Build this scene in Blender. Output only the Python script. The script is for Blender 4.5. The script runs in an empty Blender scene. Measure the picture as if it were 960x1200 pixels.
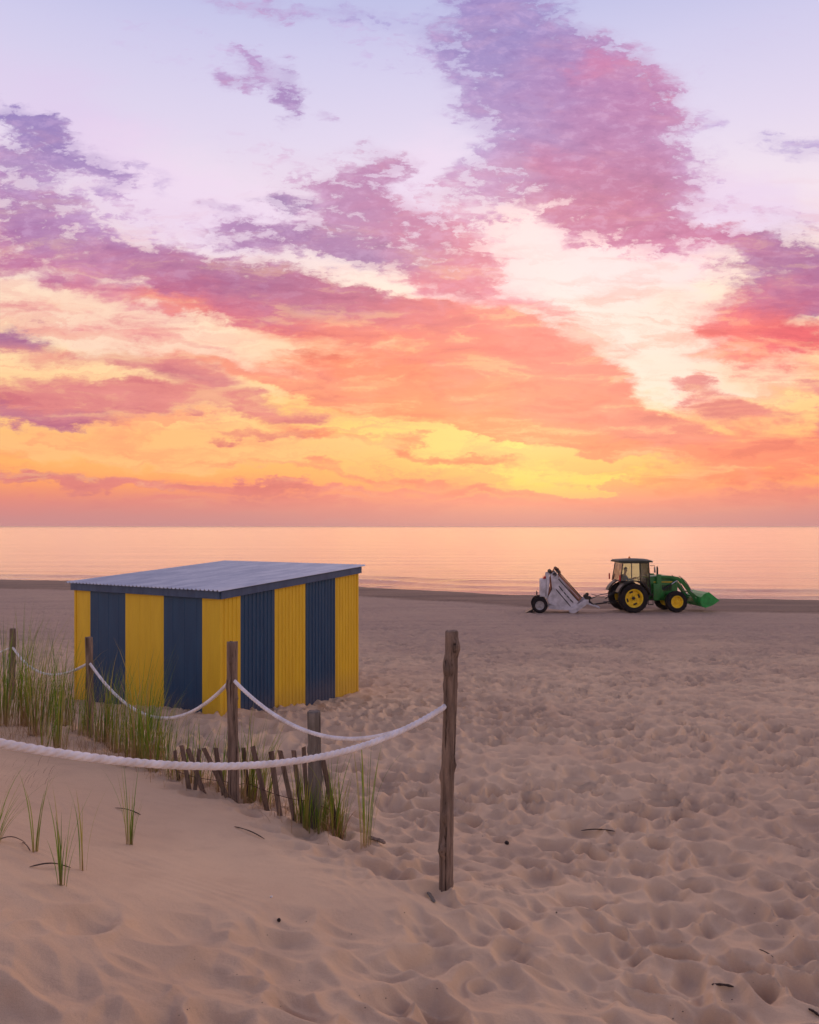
import bpy, math, random
import numpy as np
from mathutils import Vector, Matrix
R = math.radians
S = bpy.context.scene
COL = S.collection
CAMZ = 3.3
F = 960.0                       # focal length in photo pixels
rnd = random.Random(7)

# ------------------------------------------------------------------ helpers
def lin(r, g, b, a=1.0):
    f = lambda c: (c/255/12.92) if c/255 <= .04045 else ((c/255+.055)/1.055)**2.4
    return (f(r), f(g), f(b), a)

def tag(o, label=None, cat=None, group=None, kind=None):
    if label: o['label'] = label
    if cat: o['category'] = cat
    if group: o['group'] = group
    if kind: o['kind'] = kind
    return o

def empty(name, loc, rz=0, label=None, cat=None, group=None):
    o = bpy.data.objects.new(name, None); COL.objects.link(o)
    o.location = loc; o.rotation_euler = (0, 0, rz)
    o.empty_display_size = .2
    return tag(o, label, cat, group)

class MB:
    def __init__(s): s.v = []; s.f = []; s.m = []; s.c = None
    def add(s, vs, fs, mi=0):
        n = len(s.v); s.v += [tuple(v) for v in vs]
        s.f += [tuple(i+n for i in f) for f in fs]; s.m += [mi]*len(fs)
        return s
    def box(s, x0, x1, y0, y1, z0, z1, M=None, mi=0):
        vs = [Vector((x, y, z)) for x in (x0, x1) for y in (y0, y1) for z in (z0, z1)]
        if M is not None: vs = [M @ v for v in vs]
        return s.add(vs, [(0,1,3,2),(4,6,7,5),(0,4,5,1),(2,3,7,6),(0,2,6,4),(1,5,7,3)], mi)
    def prism(s, pts, y0, y1, mi=0):
        """outline in x,z pushed along y"""
        n = len(pts)
        vs = [(p[0], y0, p[1]) for p in pts] + [(p[0], y1, p[1]) for p in pts]
        fs = [tuple(range(n)), tuple(reversed(range(n, 2*n)))]
        fs += [(i, i+n, (i+1) % n+n, (i+1) % n) for i in range(n)]
        return s.add(vs, fs, mi)
    def ring_tube(s, rings, cap=True, mi=0):
        n = len(rings[0]); vs = [v for r in rings for v in r]; fs = []
        for k in range(len(rings)-1):
            a, b = k*n, (k+1)*n
            fs += [(a+i, a+(i+1) % n, b+(i+1) % n, b+i) for i in range(n)]
        if cap:
            fs.append(tuple(reversed(range(n)))); fs.append(tuple(range((len(rings)-1)*n, len(rings)*n)))
        return s.add(vs, fs, mi)
    def tube(s, pts, r, n=8, mi=0):
        pts = [Vector(p) for p in pts]
        rr = r if isinstance(r, (list, tuple)) else [r]*len(pts)
        rings = []; up = None
        for i, p in enumerate(pts):
            d = (pts[min(i+1, len(pts)-1)]-pts[max(i-1, 0)]).normalized()
            if up is None: up = Vector((0, 0, 1)) if abs(d.z) < .9 else Vector((1, 0, 0))
            a = d.cross(up).normalized(); b = a.cross(d).normalized(); up = b
            rings.append([p+(a*math.cos(t)+b*math.sin(t))*rr[i] for t in [2*math.pi*k/n for k in range(n)]])
        return s.ring_tube(rings, True, mi)
    def lathe_y(s, prof, c, n=32, mi=0, closed=True):
        """profile of (radius, y) turned about the y axis through c"""
        m = len(prof); vs = []; fs = []
        for k in range(n):
            t = 2*math.pi*k/n
            vs += [(c[0]+r*math.cos(t), c[1]+y, c[2]+r*math.sin(t)) for r, y in prof]
        for k in range(n):
            a, b = k*m, ((k+1) % n)*m
            for i in range(m if closed else m-1):
                j = (i+1) % m; fs.append((a+i, b+i, b+j, a+j))
        return s.add(vs, fs, mi)
    def build(s, name, mats, parent=None, smooth=35, bevel=0, label=None):
        me = bpy.data.meshes.new(name); me.from_pydata(s.v, [], s.f); me.update()
        if not isinstance(mats, (list, tuple)): mats = [mats]
        for m in mats: me.materials.append(m)
        if len(mats) > 1: me.polygons.foreach_set('material_index', s.m)
        if s.c:
            at = me.color_attributes.new('tint', 'FLOAT_COLOR', 'POINT')
            at.data.foreach_set('color', [q for c in s.c for q in (c[0], c[1], c[2], 1)])
        import bmesh
        bm = bmesh.new(); bm.from_mesh(me); bmesh.ops.recalc_face_normals(bm, faces=bm.faces)
        if bevel: bmesh.ops.bevel(bm, geom=[e for e in bm.edges if len(e.link_faces) == 2 and e.calc_face_angle(0) > .5], offset=bevel, segments=2, profile=.6, affect='EDGES', clamp_overlap=True)
        bm.to_mesh(me); bm.free()
        if smooth:
            me.polygons.foreach_set('use_smooth', [True]*len(me.polygons))
            me.set_sharp_from_angle(angle=R(smooth))
        o = bpy.data.objects.new(name, me); COL.objects.link(o)
        if parent is not None: o.parent = parent
        if label: o['label'] = label
        return o

class NT:
    """tiny node-graph writer"""
    def __init__(s, tree): s.t = tree; s.n = tree.nodes; s.l = tree.links
    def put(s, sock, v):
        if isinstance(v, bpy.types.NodeSocket): s.l.new(v, sock)
        elif v is not None:
            sock.default_value = v
    def node(s, typ, ins=None, **kw):
        nd = s.n.new(typ)
        for k, v in kw.items(): setattr(nd, k, v)
        for k, v in (ins or {}).items(): s.put(nd.inputs[k], v)
        return nd
    def m(s, op, a, b=None, c=None, clamp=False):
        nd = s.node('ShaderNodeMath', operation=op, use_clamp=clamp); s.put(nd.inputs[0], a)
        if b is not None: s.put(nd.inputs[1], b)
        if c is not None: s.put(nd.inputs[2], c)
        return nd.outputs[0]
    def vm(s, op, a, b=None, c=None, out=0):
        nd = s.node('ShaderNodeVectorMath', operation=op); s.put(nd.inputs[0], a)
        if b is not None: s.put(nd.inputs[1], b)
        if c is not None: s.put(nd.inputs[2], c)
        return nd.outputs[out]
    def scale(s, a, k):
        nd = s.node('ShaderNodeVectorMath', operation='SCALE'); s.put(nd.inputs[0], a); s.put(nd.inputs['Scale'], k); return nd.outputs[0]
    def noise(s, vec, scale, detail=4, rough=.5, dist=0, out='Fac'):
        nd = s.node('ShaderNodeTexNoise', {'Scale': scale, 'Detail': detail, 'Roughness': rough, 'Distortion': dist})
        if vec is not None: s.put(nd.inputs['Vector'], vec)
        return nd.outputs[out]
    def ss(s, v, a, b, lo=0., hi=1.):
        nd = s.node('ShaderNodeMapRange', {'From Min': a, 'From Max': b, 'To Min': lo, 'To Max': hi}, interpolation_type='SMOOTHSTEP')
        s.put(nd.inputs['Value'], v); return nd.outputs['Result']
    def mix(s, f, a, b, blend='MIX'):
        nd = s.node('ShaderNodeMix', data_type='RGBA', blend_type=blend, clamp_factor=True)
        s.put(nd.inputs[0], f); s.put(nd.inputs[6], a); s.put(nd.inputs[7], b); return nd.outputs[2]
    def ramp(s, f, stops, interp='LINEAR'):
        nd = s.node('ShaderNodeValToRGB'); cr = nd.color_ramp; cr.interpolation = interp
        while len(cr.elements) < len(stops): cr.elements.new(.5)
        for e, (p, c) in zip(cr.elements, stops): e.position = p; e.color = c
        s.put(nd.inputs[0], f); return nd.outputs[0]
    def mapping(s, vec, loc=(0,0,0), rot=(0,0,0), sc=(1,1,1), typ='POINT'):
        nd = s.node('ShaderNodeMapping', vector_type=typ); s.put(nd.inputs[0], vec)
        nd.inputs[1].default_value = loc; nd.inputs[2].default_value = rot; nd.inputs[3].default_value = sc
        return nd.outputs[0]

def material(name):
    m = bpy.data.materials.new(name); m.use_nodes = True
    g = NT(m.node_tree); b = m.node_tree.nodes['Principled BSDF']
    return m, g, b
def put(b, **kw):
    for k, v in kw.items():
        b.inputs[k.replace('_', ' ')].default_value = v
def simple(name, c, rough=.5, metal=0., var=.25, scale=8., bump=0., spec=.5):
    """a procedural paint / rubber / metal with slight wear"""
    m, g, b = material(name)
    tc = g.node('ShaderNodeTexCoord').outputs['Object']
    n = g.noise(tc, scale, 5, .6)
    d = tuple(q*(1-var) for q in c[:3])+(1,); u = tuple(min(1, q*(1+var)) for q in c[:3])+(1,)
    g.l.new(g.mix(g.ss(n, .3, .7), d, u), b.inputs['Base Color'])
    g.l.new(g.m('MULTIPLY_ADD', n, .25, rough-.1), b.inputs['Roughness'])
    put(b, Metallic=metal); b.inputs['Specular IOR Level'].default_value = spec
    if bump:
        bp = g.node('ShaderNodeBump', {'Strength': bump, 'Distance': .01}); g.l.new(g.noise(tc, scale*6, 4), bp.inputs['Height'])
        g.l.new(bp.outputs[0], b.inputs['Normal'])
    return m
SKYK = 1.0; SUNE = 1.15
SAND_A = lin(222, 192, 156); SAND_B = lin(206, 176, 144); SAND_C = lin(184, 154, 128)
SEA_C = lin(168, 84, 62)
YEL_A = lin(232, 192, 38); YEL_B = lin(222, 180, 32); NAV_A = lin(18, 62, 96); NAV_B = lin(26, 72, 106)
HAZE = True
# ------------------------------------------------------------------ render, camera
S.render.engine = 'CYCLES'
S.view_settings.view_transform = 'Standard'; S.view_settings.look = 'None'
S.view_settings.exposure = 0; S.view_settings.gamma = 1
cam = bpy.data.cameras.new('camera'); co = bpy.data.objects.new('camera', cam); COL.objects.link(co)
co.location = (0, 0, CAMZ); co.rotation_euler = (R(90), 0, 0)
cam.sensor_fit = 'VERTICAL'; cam.sensor_height = 30; cam.lens = 24
cam.shift_y = 17/1200; cam.clip_start = .05; cam.clip_end = 600000
S.camera = co
# camera verticals stay vertical: a level camera with a small rise

# ------------------------------------------------------------------ sky
SUN_AZ, SUN_EL = math.atan2(150, 960), R(12)      # just right of the view axis, low over the sea
W = bpy.data.worlds.new('World'); S.world = W; W.use_nodes = True
g = NT(W.node_tree); bg = W.node_tree.nodes['Background']
D = g.node('ShaderNodeTexCoord').outputs['Generated']
sep = g.node('ShaderNodeSeparateXYZ', {0: D}); dx, dy, dz = sep.outputs
yc = g.m('MAXIMUM', dy, .08)
U = g.m('MULTIPLY', g.m('DIVIDE', dx, yc), 9.6)       # unit = 100 photo pixels
V = g.m('MULTIPLY', g.m('DIVIDE', dz, yc), 9.6)
hor = g.m('SQRT', g.m('ADD', g.m('MULTIPLY', dx, dx), g.m('MULTIPLY', dy, dy)))
V2 = g.m('MULTIPLY', g.m('DIVIDE', dz, g.m('MAXIMUM', hor, .05)), 9.6)
P = g.node('ShaderNodeCombineXYZ', {0: U, 1: V, 2: 0.}).outputs[0]
# the layer is streaky: noise stretched along the cloud's drift, domain-warped
Ps = g.mapping(P, rot=(0, 0, R(13)), sc=(.42, 1.35, 1))
w1 = g.vm('SUBTRACT', g.noise(Ps, .75, 4, .6, out='Color'), (.5, .5, .5))
w2 = g.vm('SUBTRACT', g.noise(g.mapping(P, loc=(3, 7, 1), sc=(.7, 1.5, 1)), 2.6, 5, .68, out='Color'), (.5, .5, .5))
PW = g.vm('ADD', g.vm('ADD', P, g.vm('MULTIPLY', w1, (2.2, 1.0, 0))), g.vm('MULTIPLY', w2, (.7, .45, 0)))
usep = g.node('ShaderNodeSeparateXYZ', {0: PW}); pu, pv = usep.outputs[0], usep.outputs[1]
Q2 = g.node('ShaderNodeCombineXYZ', {0: g.m('MULTIPLY', pu, pu), 1: g.m('MULTIPLY', pu, pv), 2: g.m('MULTIPLY', pv, pv)}).outputs[0]
Q1 = g.node('ShaderNodeCombineXYZ', {0: pu, 1: pv, 2: 1.}).outputs[0]
def blobs(g, Q1, Q2, lst, grow=1.45):
    """soft ellipses of cloud written as quadratic forms; returns mean colour and density"""
    acc = None; ws = None
    if not lst: return None, None
    for (px, py, rx, ry, ang, w, c) in lst:
        cx, cy = (px-480)/100, (617-py)/100; t = R(-ang); ct, sn = math.cos(t), math.sin(t)
        ix, iy = 1/(rx*grow/100)**2, 1/(ry*grow/100)**2
        A = ct*ct*ix+sn*sn*iy; C = sn*sn*ix+ct*ct*iy; B = 2*ct*sn*(ix-iy)
        Dd = -2*A*cx-B*cy; E = -2*C*cy-B*cx; Fq = A*cx*cx+B*cx*cy+C*cy*cy
        pin = Q2 if acc is None else g.vm('MULTIPLY_ADD', acc, (1e-6,)*3, Q2)   # keeps the node chain short in memory
        q = g.m('ADD', g.vm('DOT_PRODUCT', pin, (-A, -B, -C), out=1), g.vm('DOT_PRODUCT', Q1, (-Dd, -E, 1-Fq), out=1), clamp=True)
        q = g.m('MULTIPLY', q, q)
        cc = tuple(k*w*j for k, j in zip(lin(*c)[:3], (.97, .83, .91)))
        if acc is None: acc = g.vm('MULTIPLY', q, cc); ws = g.m('MULTIPLY', q, w)
        else: acc = g.vm('MULTIPLY_ADD', q, cc, acc); ws = g.m('MULTIPLY_ADD', q, w, ws)
    return g.vm('DIVIDE', acc, g.vm('MAXIMUM', ws, (.001,)*3)), ws
# clear air between the clouds, by height above the horizon
e = g.m('DIVIDE', V2, 14.0)
def st(py, *c): return ((617-py)/1400, tuple(k*j for k, j in zip(lin(*c), (1, .95, .95, 1))))
clear = g.ramp(e, [(0, lin(196, 138, 142)), st(606, 208, 140, 140), st(590, 236, 142, 120), st(570, 252, 165, 104), st(540, 254, 186, 108),
                   st(480, 255, 208, 144), st(410, 255, 230, 185), st(340, 253, 233, 218), st(260, 240, 228, 240), st(170, 224, 217, 242),
                   st(70, 207, 207, 240), st(-60, 172, 184, 230), ((617+260)/1400, lin(120, 130, 180)), (.95, lin(84, 96, 146))])
GLOWS = ([
    (660, 330, 130, 90, 10, 1., (255, 240, 230)), (790, 400, 130, 70, 0, 1., (255, 238, 214)), (720, 290, 110, 50, 5, .8, (255, 240, 238)),
    (150, 385, 190, 40, 10, .8, (255, 236, 200)), (400, 425, 160, 22, 10, .9, (255, 232, 180)), (560, 320, 60, 40, 0, .7, (250, 225, 225)),
    (600, 552, 110, 8, 6, .8, (255, 216, 110)), (430, 505, 190, 20, 9, 1.0, (255, 218, 120)), (690, 562, 110, 7, -3, 1., (255, 218, 100)),
    (150, 525, 260, 18, 3, .8, (255, 204, 128)), (380, 470, 120, 10, 14, .8, (255, 222, 140)), (880, 430, 60, 30, 0, .8, (255, 226, 175)),
    (240, 230, 170, 60, 15, .6, (240, 234, 248)), (850, 250, 110, 50, 0, .6, (235, 228, 245)), (480, 215, 60, 70, 0, .5, (236, 232, 248)),
    (60, 130, 140, 60, 20, .25, (226, 214, 244)), (660, 522, 60, 6, -8, 1., (255, 236, 120))])
CLOUDS = ([
    # tall violet-to-rose cloud, upper right
    (600, 40, 90, 70, 40, .9, (146, 146, 204)), (640, 120, 110, 75, 45, 1., (160, 132, 190)), (700, 110, 90, 60, 40, .9, (190, 124, 176)),
    (735, 170, 80, 70, 50, 1., (182, 112, 164)), (690, 215, 105, 50, 20, 1.1, (186, 98, 146)), (745, 255, 85, 28, 10, 1., (188, 94, 142)),
    (690, 80, 22, 20, 0, .9, (240, 120, 150)), (650, 195, 45, 20, 20, .7, (228, 100, 136)), (570, 10, 60, 25, 10, .8, (170, 150, 206)),
    # middle rose cloud
    (420, 225, 42, 62, 30, 1., (178, 120, 170)), (370, 280, 100, 20, 6, 1.1, (158, 112, 168)), (470, 265, 50, 38, 40, .9, (196, 116, 156)),
    (530, 300, 50, 34, 45, .85, (216, 122, 146)), (350, 235, 24, 14, 0, .8, (140, 112, 170)), (285, 240, 24, 14, 0, .5, (180, 160, 200)), (300, 268, 40, 10, 5, .6, (180, 140, 190)),
    # thin veils
    (250, 262, 170, 36, 10, .25, (208, 176, 214)), (60, 235, 130, 60, 20, .4, (190, 158, 208)), (110, 375, 170, 24, 8, .4, (244, 172, 160)), (555, 245, 60, 60, 0, .45, (224, 160, 186)), (590, 175, 70, 80, 40, .5, (172, 156, 208)),
    (800, 190, 60, 90, 0, .3, (190, 172, 220)), (770, 285, 110, 24, 12, .7, (206, 118, 166)), (560, 335, 90, 24, 15, .65, (224, 128, 152)), (700, 405, 80, 20, 15, .4, (244, 172, 156)), (880, 435, 90, 18, 5, .35, (248, 184, 156)),
    (300, 440, 170, 20, 10, .5, (246, 156, 132)), (450, 55, 110, 30, 10, .22, (196, 184, 228)), (190, 55, 170, 34, 12, .18, (204, 190, 230)), (860, 50, 110, 40, -10, .15, (200, 190, 228)), (620, 110, 130, 110, 40, .35, (176, 156, 206)),
    (430, 235, 100, 60, 20, .35, (200, 156, 196)), (700, 180, 120, 110, 30, .35, (206, 150, 190)), (330, 190, 120, 30, 30, .2, (214, 186, 216)), (620, 440, 120, 30, 12, .4, (246, 146, 124)),
    # little puffs
    (278, 78, 26, 18, 20, .9, (176, 146, 198)), (322, 108, 22, 32, -20, 1., (164, 136, 192)), (366, 131, 12, 7, 0, .6, (186, 160, 206)), (300, 8, 60, 16, 5, .6, (182, 158, 208)),
    (400, 12, 60, 14, 5, .5, (170, 160, 214)), (470, 30, 60, 14, 12, .4, (172, 176, 224)),
    # upper left violet
    (20, 140, 55, 22, 25, 1., (150, 136, 196)), (75, 175, 75, 22, 25, 1., (152, 130, 188)), (20, 190, 60, 24, 10, .8, (166, 140, 190)), (120, 205, 50, 12, 20, .5, (180, 160, 206)), (180, 196, 60, 14, 24, .4, (196, 184, 220)),
    # long band across the middle
    (40, 250, 110, 30, 16, 1., (170, 118, 170)), (70, 300, 150, 34, 10, 1., (198, 126, 164)), (220, 310, 130, 28, 14, 1.1, (178, 112, 158)), (350, 340, 140, 32, 12, 1.1, (176, 104, 150)),
    (300, 352, 100, 18, 12, .9, (228, 112, 128)), (460, 365, 110, 28, 14, 1.1, (214, 104, 128)), (130, 345, 100, 14, 10, .5, (230, 150, 160)), (210, 350, 60, 10, 5, .7, (246, 146, 124)),
    (550, 400, 120, 34, 14, 1.1, (238, 116, 112)), (420, 395, 120, 20, 8, .9, (238, 128, 116)), (650, 425, 70, 24, 22, 1., (240, 124, 118)), (610, 365, 80, 14, 10, .5, (240, 160, 160)),
    # salmon clouds lower left
    (15, 402, 45, 16, 5, 1.1, (176, 116, 156)), (190, 440, 90, 16, 16, .9, (220, 138, 138)), (60, 420, 60, 16, 5, .6, (236, 158, 140)), (130, 470, 170, 20, 3, .95, (224, 138, 136)), (30, 487, 100, 12, 2, 1., (196, 122, 144)),
    (260, 480, 130, 16, 8, .95, (228, 138, 128)), (310, 518, 70, 7, 2, .7, (232, 142, 120)), (200, 395, 70, 8, 10, .4, (244, 176, 160)),
    # orange mass centre
    (470, 440, 170, 26, 8, 1., (250, 140, 104)), (600, 470, 160, 34, 8, 1.1, (248, 134, 102)), (480, 480, 150, 22, 9, .9, (250, 150, 100)), (700, 480, 90, 28, 18, 1., (226, 124, 118)), (760, 500, 60, 20, 12, .9, (206, 118, 124)),
    (660, 520, 120, 14, 6, .9, (246, 138, 102)), (850, 520, 130, 24, 5, 1., (244, 138, 112)), (850, 480, 60, 16, 14, .7, (224, 130, 124)), (920, 550, 130, 18, 0, 1., (246, 140, 110)), (800, 560, 120, 10, 2, .6, (246, 146, 100)),
    (808, 452, 34, 9, 8, 1., (218, 130, 134)), (950, 480, 22, 42, 0, 1., (226, 136, 138)),
    # right-hand red and violet
    (930, 320, 80, 40, 15, 1.1, (156, 104, 162)), (860, 292, 90, 14, 12, .9, (200, 116, 160)), (900, 345, 80, 24, -10, 1., (214, 104, 140)), (860, 375, 70, 20, -14, .9, (248, 112, 110)), (920, 400, 90, 24, -4, 1., (238, 92, 108)),
    (840, 410, 50, 10, 0, .8, (246, 140, 130)), (935, 165, 45, 18, 5, .7, (184, 176, 218)), (840, 150, 25, 14, 30, .25, (196, 190, 226)), (890, 260, 120, 10, 6, .4, (212, 180, 214)),
    # low bars over the sea
    (500, 533, 150, 7, 8, .8, (250, 150, 104)), (640, 577, 170, 5, 2, .9, (238, 128, 110)), (420, 556, 140, 6, 6, .8, (246, 146, 112)), (740, 532, 120, 9, 4, .8, (246, 134, 104)), (560, 512, 70, 6, 10, .7, (250, 150, 100)),
    (340, 455, 120, 9, 14, .7, (250, 160, 120)), (560, 380, 70, 20, 20, .6, (238, 130, 124)),
    (110, 562, 200, 9, 2, 1.1, (226, 138, 130)), (330, 572, 180, 7, 1, .95, (230, 134, 124)), (520, 590, 260, 8, 0, .8, (232, 128, 122)), (900, 585, 200, 12, 0, .8, (234, 132, 118)), (180, 590, 300, 10, 0, .6, (232, 138, 126)),
])
fn = g.noise(Ps, 2.1, 9, .68, .35)
rip = g.noise(g.mapping(P, rot=(0, 0, R(20)), sc=(1.1, 3.0, 1)), 3.4, 5, .6, .5)
hi = g.ss(V2, 2.0, 3.6)                                    # small cell texture belongs to the upper layer
nn = g.m('ADD', g.m('MULTIPLY', g.m('SUBTRACT', fn, .5), 2.3), g.m('MULTIPLY', g.m('MULTIPLY', g.m('SUBTRACT', rip, .5), 2.6), g.m('MULTIPLY_ADD', hi, .75, .25)))
# feathered streaks drawn out by the wind through the low clouds
fan = g.noise(g.vm('ADD', g.mapping(P, loc=(1, 3, 0), rot=(0, 0, R(11)), sc=(.55, 2.5, 1)), g.vm('MULTIPLY', w2, (.5, .35, 0))), 1.5, 8, .66, .4)
lo = g.ss(V2, 4.2, 2.4)
fanlit = g.m('MULTIPLY', g.m('MULTIPLY', g.ss(fan, .50, .64), lo), .85); fandark = g.m('MULTIPLY', g.m('MULTIPLY', g.ss(fan, .50, .35), lo), .9)
nn = g.m('MULTIPLY_ADD', g.m('MULTIPLY', g.m('SUBTRACT', .5, fan), lo), 1.9, nn)
fold = g.noise(g.mapping(P, loc=(5, 2, 0), rot=(0, 0, R(14)), sc=(.5, 1.6, 1)), 2.4, 4, .6, .6)
litf = g.m('MULTIPLY', g.ss(fold, .48, .72), .6); darkf = g.m('MULTIPLY', g.ss(fold, .48, .25), .55)
cover = g.m('MULTIPLY_ADD', hi, -.08, .95)
hz = g.m('MULTIPLY', g.ss(V2, .62, .10), .9)                # mauve bank lying on the sea
hzc = g.ramp(g.m('DIVIDE', V2, .6), [(0, lin(200, 140, 142)), (.25, lin(208, 138, 136)), (1, lin(238, 134, 116))])
ni = g.node('ShaderNodeTexSky', sky_type='NISHITA', sun_disc=False, sun_elevation=SUN_EL, sun_rotation=SUN_AZ, altitude=0., air_density=1.2, dust_density=2.5)
nis = g.scale(ni.outputs[0], .004)
# thin streaks drawn out along the wind, salmon near the sea and rose higher up
stv = g.mapping(PW, loc=(2, 5, 0), rot=(0, 0, R(9)), sc=(.30, 2.4, 1))
st1 = g.noise(stv, 1.5, 6, .62, .8)
veil = g.m('MULTIPLY', g.m('MULTIPLY', g.ss(st1, .47, .66), g.ss(V2, 3.9, 1.6)), .62)
veilc = g.ramp(g.m('DIVIDE', V2, 5.), [(0, lin(236, 132, 118)), (.15, lin(250, 140, 104)), (.3, lin(246, 150, 122)), (.5, lin(236, 160, 152)), (.9, lin(226, 180, 204))])
# cellular gaps inside the upper clouds
gaps = g.noise(g.vm('ADD', g.mapping(P, rot=(0, 0, R(8)), sc=(1.0, 2.0, 1)), g.vm('MULTIPLY', w2, (.35, .35, 0))), 3.6, 5, .66)
gapf = g.m('MULTIPLY', g.ss(gaps, .56, .34), g.m('MULTIPLY', g.ss(V2, 2.2, 3.4), 1.25))
cellf = g.m('MULTIPLY', g.ss(gaps, .50, .66), g.m('MULTIPLY', g.ss(V2, 2.0, 3.4), .62))
celld = g.m('MULTIPLY', g.ss(gaps, .50, .36), g.m('MULTIPLY', g.ss(V2, 2.0, 3.4), .45))
SH = [('fanlit', fanlit), ('fandark', fandark), ('cellf', cellf), ('celld', celld), ('veil', veil), ('veilc', veilc), ('gapf', gapf), ('Q1', Q1), ('Q2', Q2), ('clear', clear), ('nn', nn), ('litf', litf), ('darkf', darkf), ('cover', cover), ('hz', hz), ('hzc', hzc), ('nis', nis)]
W_g = g
def region_sky(gl, cl_):
    """a node group for one region, built on its own so that the script stays quick"""
    tr = bpy.data.node_groups.new('sky_region', 'ShaderNodeTree'); g = NT(tr)
    for nm, sk in SH:
        tr.interface.new_socket(nm, in_out='INPUT', socket_type={'VALUE': 'NodeSocketFloat', 'VECTOR': 'NodeSocketVector', 'RGBA': 'NodeSocketColor'}[sk.type])
    tr.interface.new_socket('sky', in_out='OUTPUT', socket_type='NodeSocketShader')
    gi = g.node('NodeGroupInput').outputs; fanlit, fandark, cellf, celld, veil, veilc, gapf, Q1, Q2, clear, nn, litf, darkf, cover, hz, hzc, nis = [gi[k] for k in range(len(SH))]
    base = clear
    glow, gw = blobs(g, Q1, Q2, gl)
    if glow is not None: base = g.mix(g.ss(gw, .0, .55), clear, glow)
    base = g.mix(veil, base, veilc)
    base = g.mix(g.m('MULTIPLY', fandark, .45), base, veilc)
    cl, cw = blobs(g, Q1, Q2, cl_)
    if cl is not None:
        dens = g.m('ADD', g.m('MULTIPLY', cw, 1.25), g.m('MULTIPLY', nn, g.ss(cw, 0., .35, .15, 1.)))
        dens = g.m('SUBTRACT', dens, gapf)
        base = g.mix(g.m('MULTIPLY', g.ss(cw, .02, .9), .38), base, cl)          # thin halo of the cloud
        mask = g.m('MULTIPLY', g.ss(dens, .05, 1.15), cover)
        cl2 = g.mix(litf, cl, g.vm('MULTIPLY_ADD', cl, (.86, .84, .84), (.20, .09, .07)))
        cl3 = g.mix(darkf, cl2, g.vm('MULTIPLY', cl2, (.76, .72, .86)))
        cl3 = g.mix(fanlit, cl3, g.vm('MULTIPLY_ADD', cl3, (.70, .74, .70), (.34, .24, .10)))
        cl3 = g.mix(fandark, cl3, g.vm('MULTIPLY', cl3, (.84, .68, .86)))
        cl3 = g.mix(cellf, cl3, g.vm('MULTIPLY_ADD', cl3, (.70, .66, .70), (.27, .19, .27)))
        cl3 = g.mix(celld, cl3, g.vm('MULTIPLY', cl3, (.72, .62, .80)))
        base = g.mix(mask, base, cl3)
    base = g.mix(hz, base, hzc)
    bgn = g.node('ShaderNodeBackground', {0: g.vm('ADD', g.scale(base, SKYK), nis), 1: 1.})
    out = g.node('NodeGroupOutput'); g.l.new(bgn.outputs[0], out.inputs[0])
    gn = W_g.n.new('ShaderNodeGroup'); gn.node_tree = tr
    for k, (nm, sk) in enumerate(SH): W_g.l.new(sk, gn.inputs[k])
    return gn.outputs[0]
def touches(bl, u0, u1, v0, v1):
    px, py, rx, ry, ang = bl[:5]; cx, cy = (px-480)/100, (617-py)/100; t = R(ang); k = 1.45/100
    ex = k*math.hypot(rx*math.cos(t), ry*math.sin(t))+.8; ey = k*math.hypot(rx*math.sin(t), ry*math.cos(t))+.4
    return cx+ex > u0 and cx-ex < u1 and cy+ey > v0 and cy-ey < v1
US = [-1e9, -2.4, 0., 2.4, 1e9]; VS = [-1e9, .8, 1.6, 2.6, 3.8, 5.0, 1e9]
def tree(i0, i1, j0, j1):
    """the sky is worked out region by region so that each ray only pays for the clouds near it"""
    if i1-i0 == 1 and j1-j0 == 1:
        q = (US[i0], US[i1], VS[j0], VS[j1])
        return region_sky([b for b in GLOWS if touches(b, *q)], [b for b in CLOUDS if touches(b, *q)])
    if (j1-j0) >= (i1-i0):
        k = (j0+j1)//2; a = tree(i0, i1, j0, k); b = tree(i0, i1, k, j1); f = g.m('GREATER_THAN', V, VS[k])
    else:
        k = (i0+i1)//2; a = tree(i0, k, j0, j1); b = tree(k, i1, j0, j1); f = g.m('GREATER_THAN', U, US[k])
    return g.node('ShaderNodeMixShader', {0: f, 1: a, 2: b}).outputs[0]
front = tree(0, 4, 0, 6)
# thin yellow rents near the glow
# sides and back of the sky: quiet lavender with loose cloud
eb = g.m('MAXIMUM', dz, 0.)
back = g.ramp(eb, [(0, lin(232, 196, 190)), (.15, lin(240, 210, 206)), (.38, lin(214, 202, 220)), (.65, lin(124, 128, 170)), (1, lin(84, 96, 146))])
bn = g.noise(g.mapping(D, sc=(2, 2, 6)), 1.6, 3, .6)
back = g.mix(g.m('MULTIPLY', g.ss(bn, .5, .75), .6), back, lin(190, 140, 176))
fsel = g.m('MULTIPLY', g.ss(dy, .05, .5), 1.)
bb = g.node('ShaderNodeBackground', {0: g.vm('ADD', g.scale(back, SKYK), nis), 1: 1.}).outputs[0]
mx = g.node('ShaderNodeMixShader', {0: fsel, 1: bb, 2: front})
g.l.new(mx.outputs[0], W.node_tree.nodes['World Output'].inputs[0]); W.node_tree.nodes.remove(bg)
W.cycles.sampling_method = 'MANUAL'; W.cycles.sample_map_resolution = 512

sun = bpy.data.lights.new('sun', 'SUN'); sun.energy = SUNE; sun.angle = R(105); sun.color = (1, .67, .47)
so = bpy.data.objects.new('sun', sun); COL.objects.link(so)
sd = Vector((math.sin(SUN_AZ)*math.cos(SUN_EL), math.cos(SUN_AZ)*math.cos(SUN_EL), math.sin(SUN_EL)))
so.rotation_euler = (-sd).to_track_quat('-Z', 'Y').to_euler(); so.location = sd*50
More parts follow.
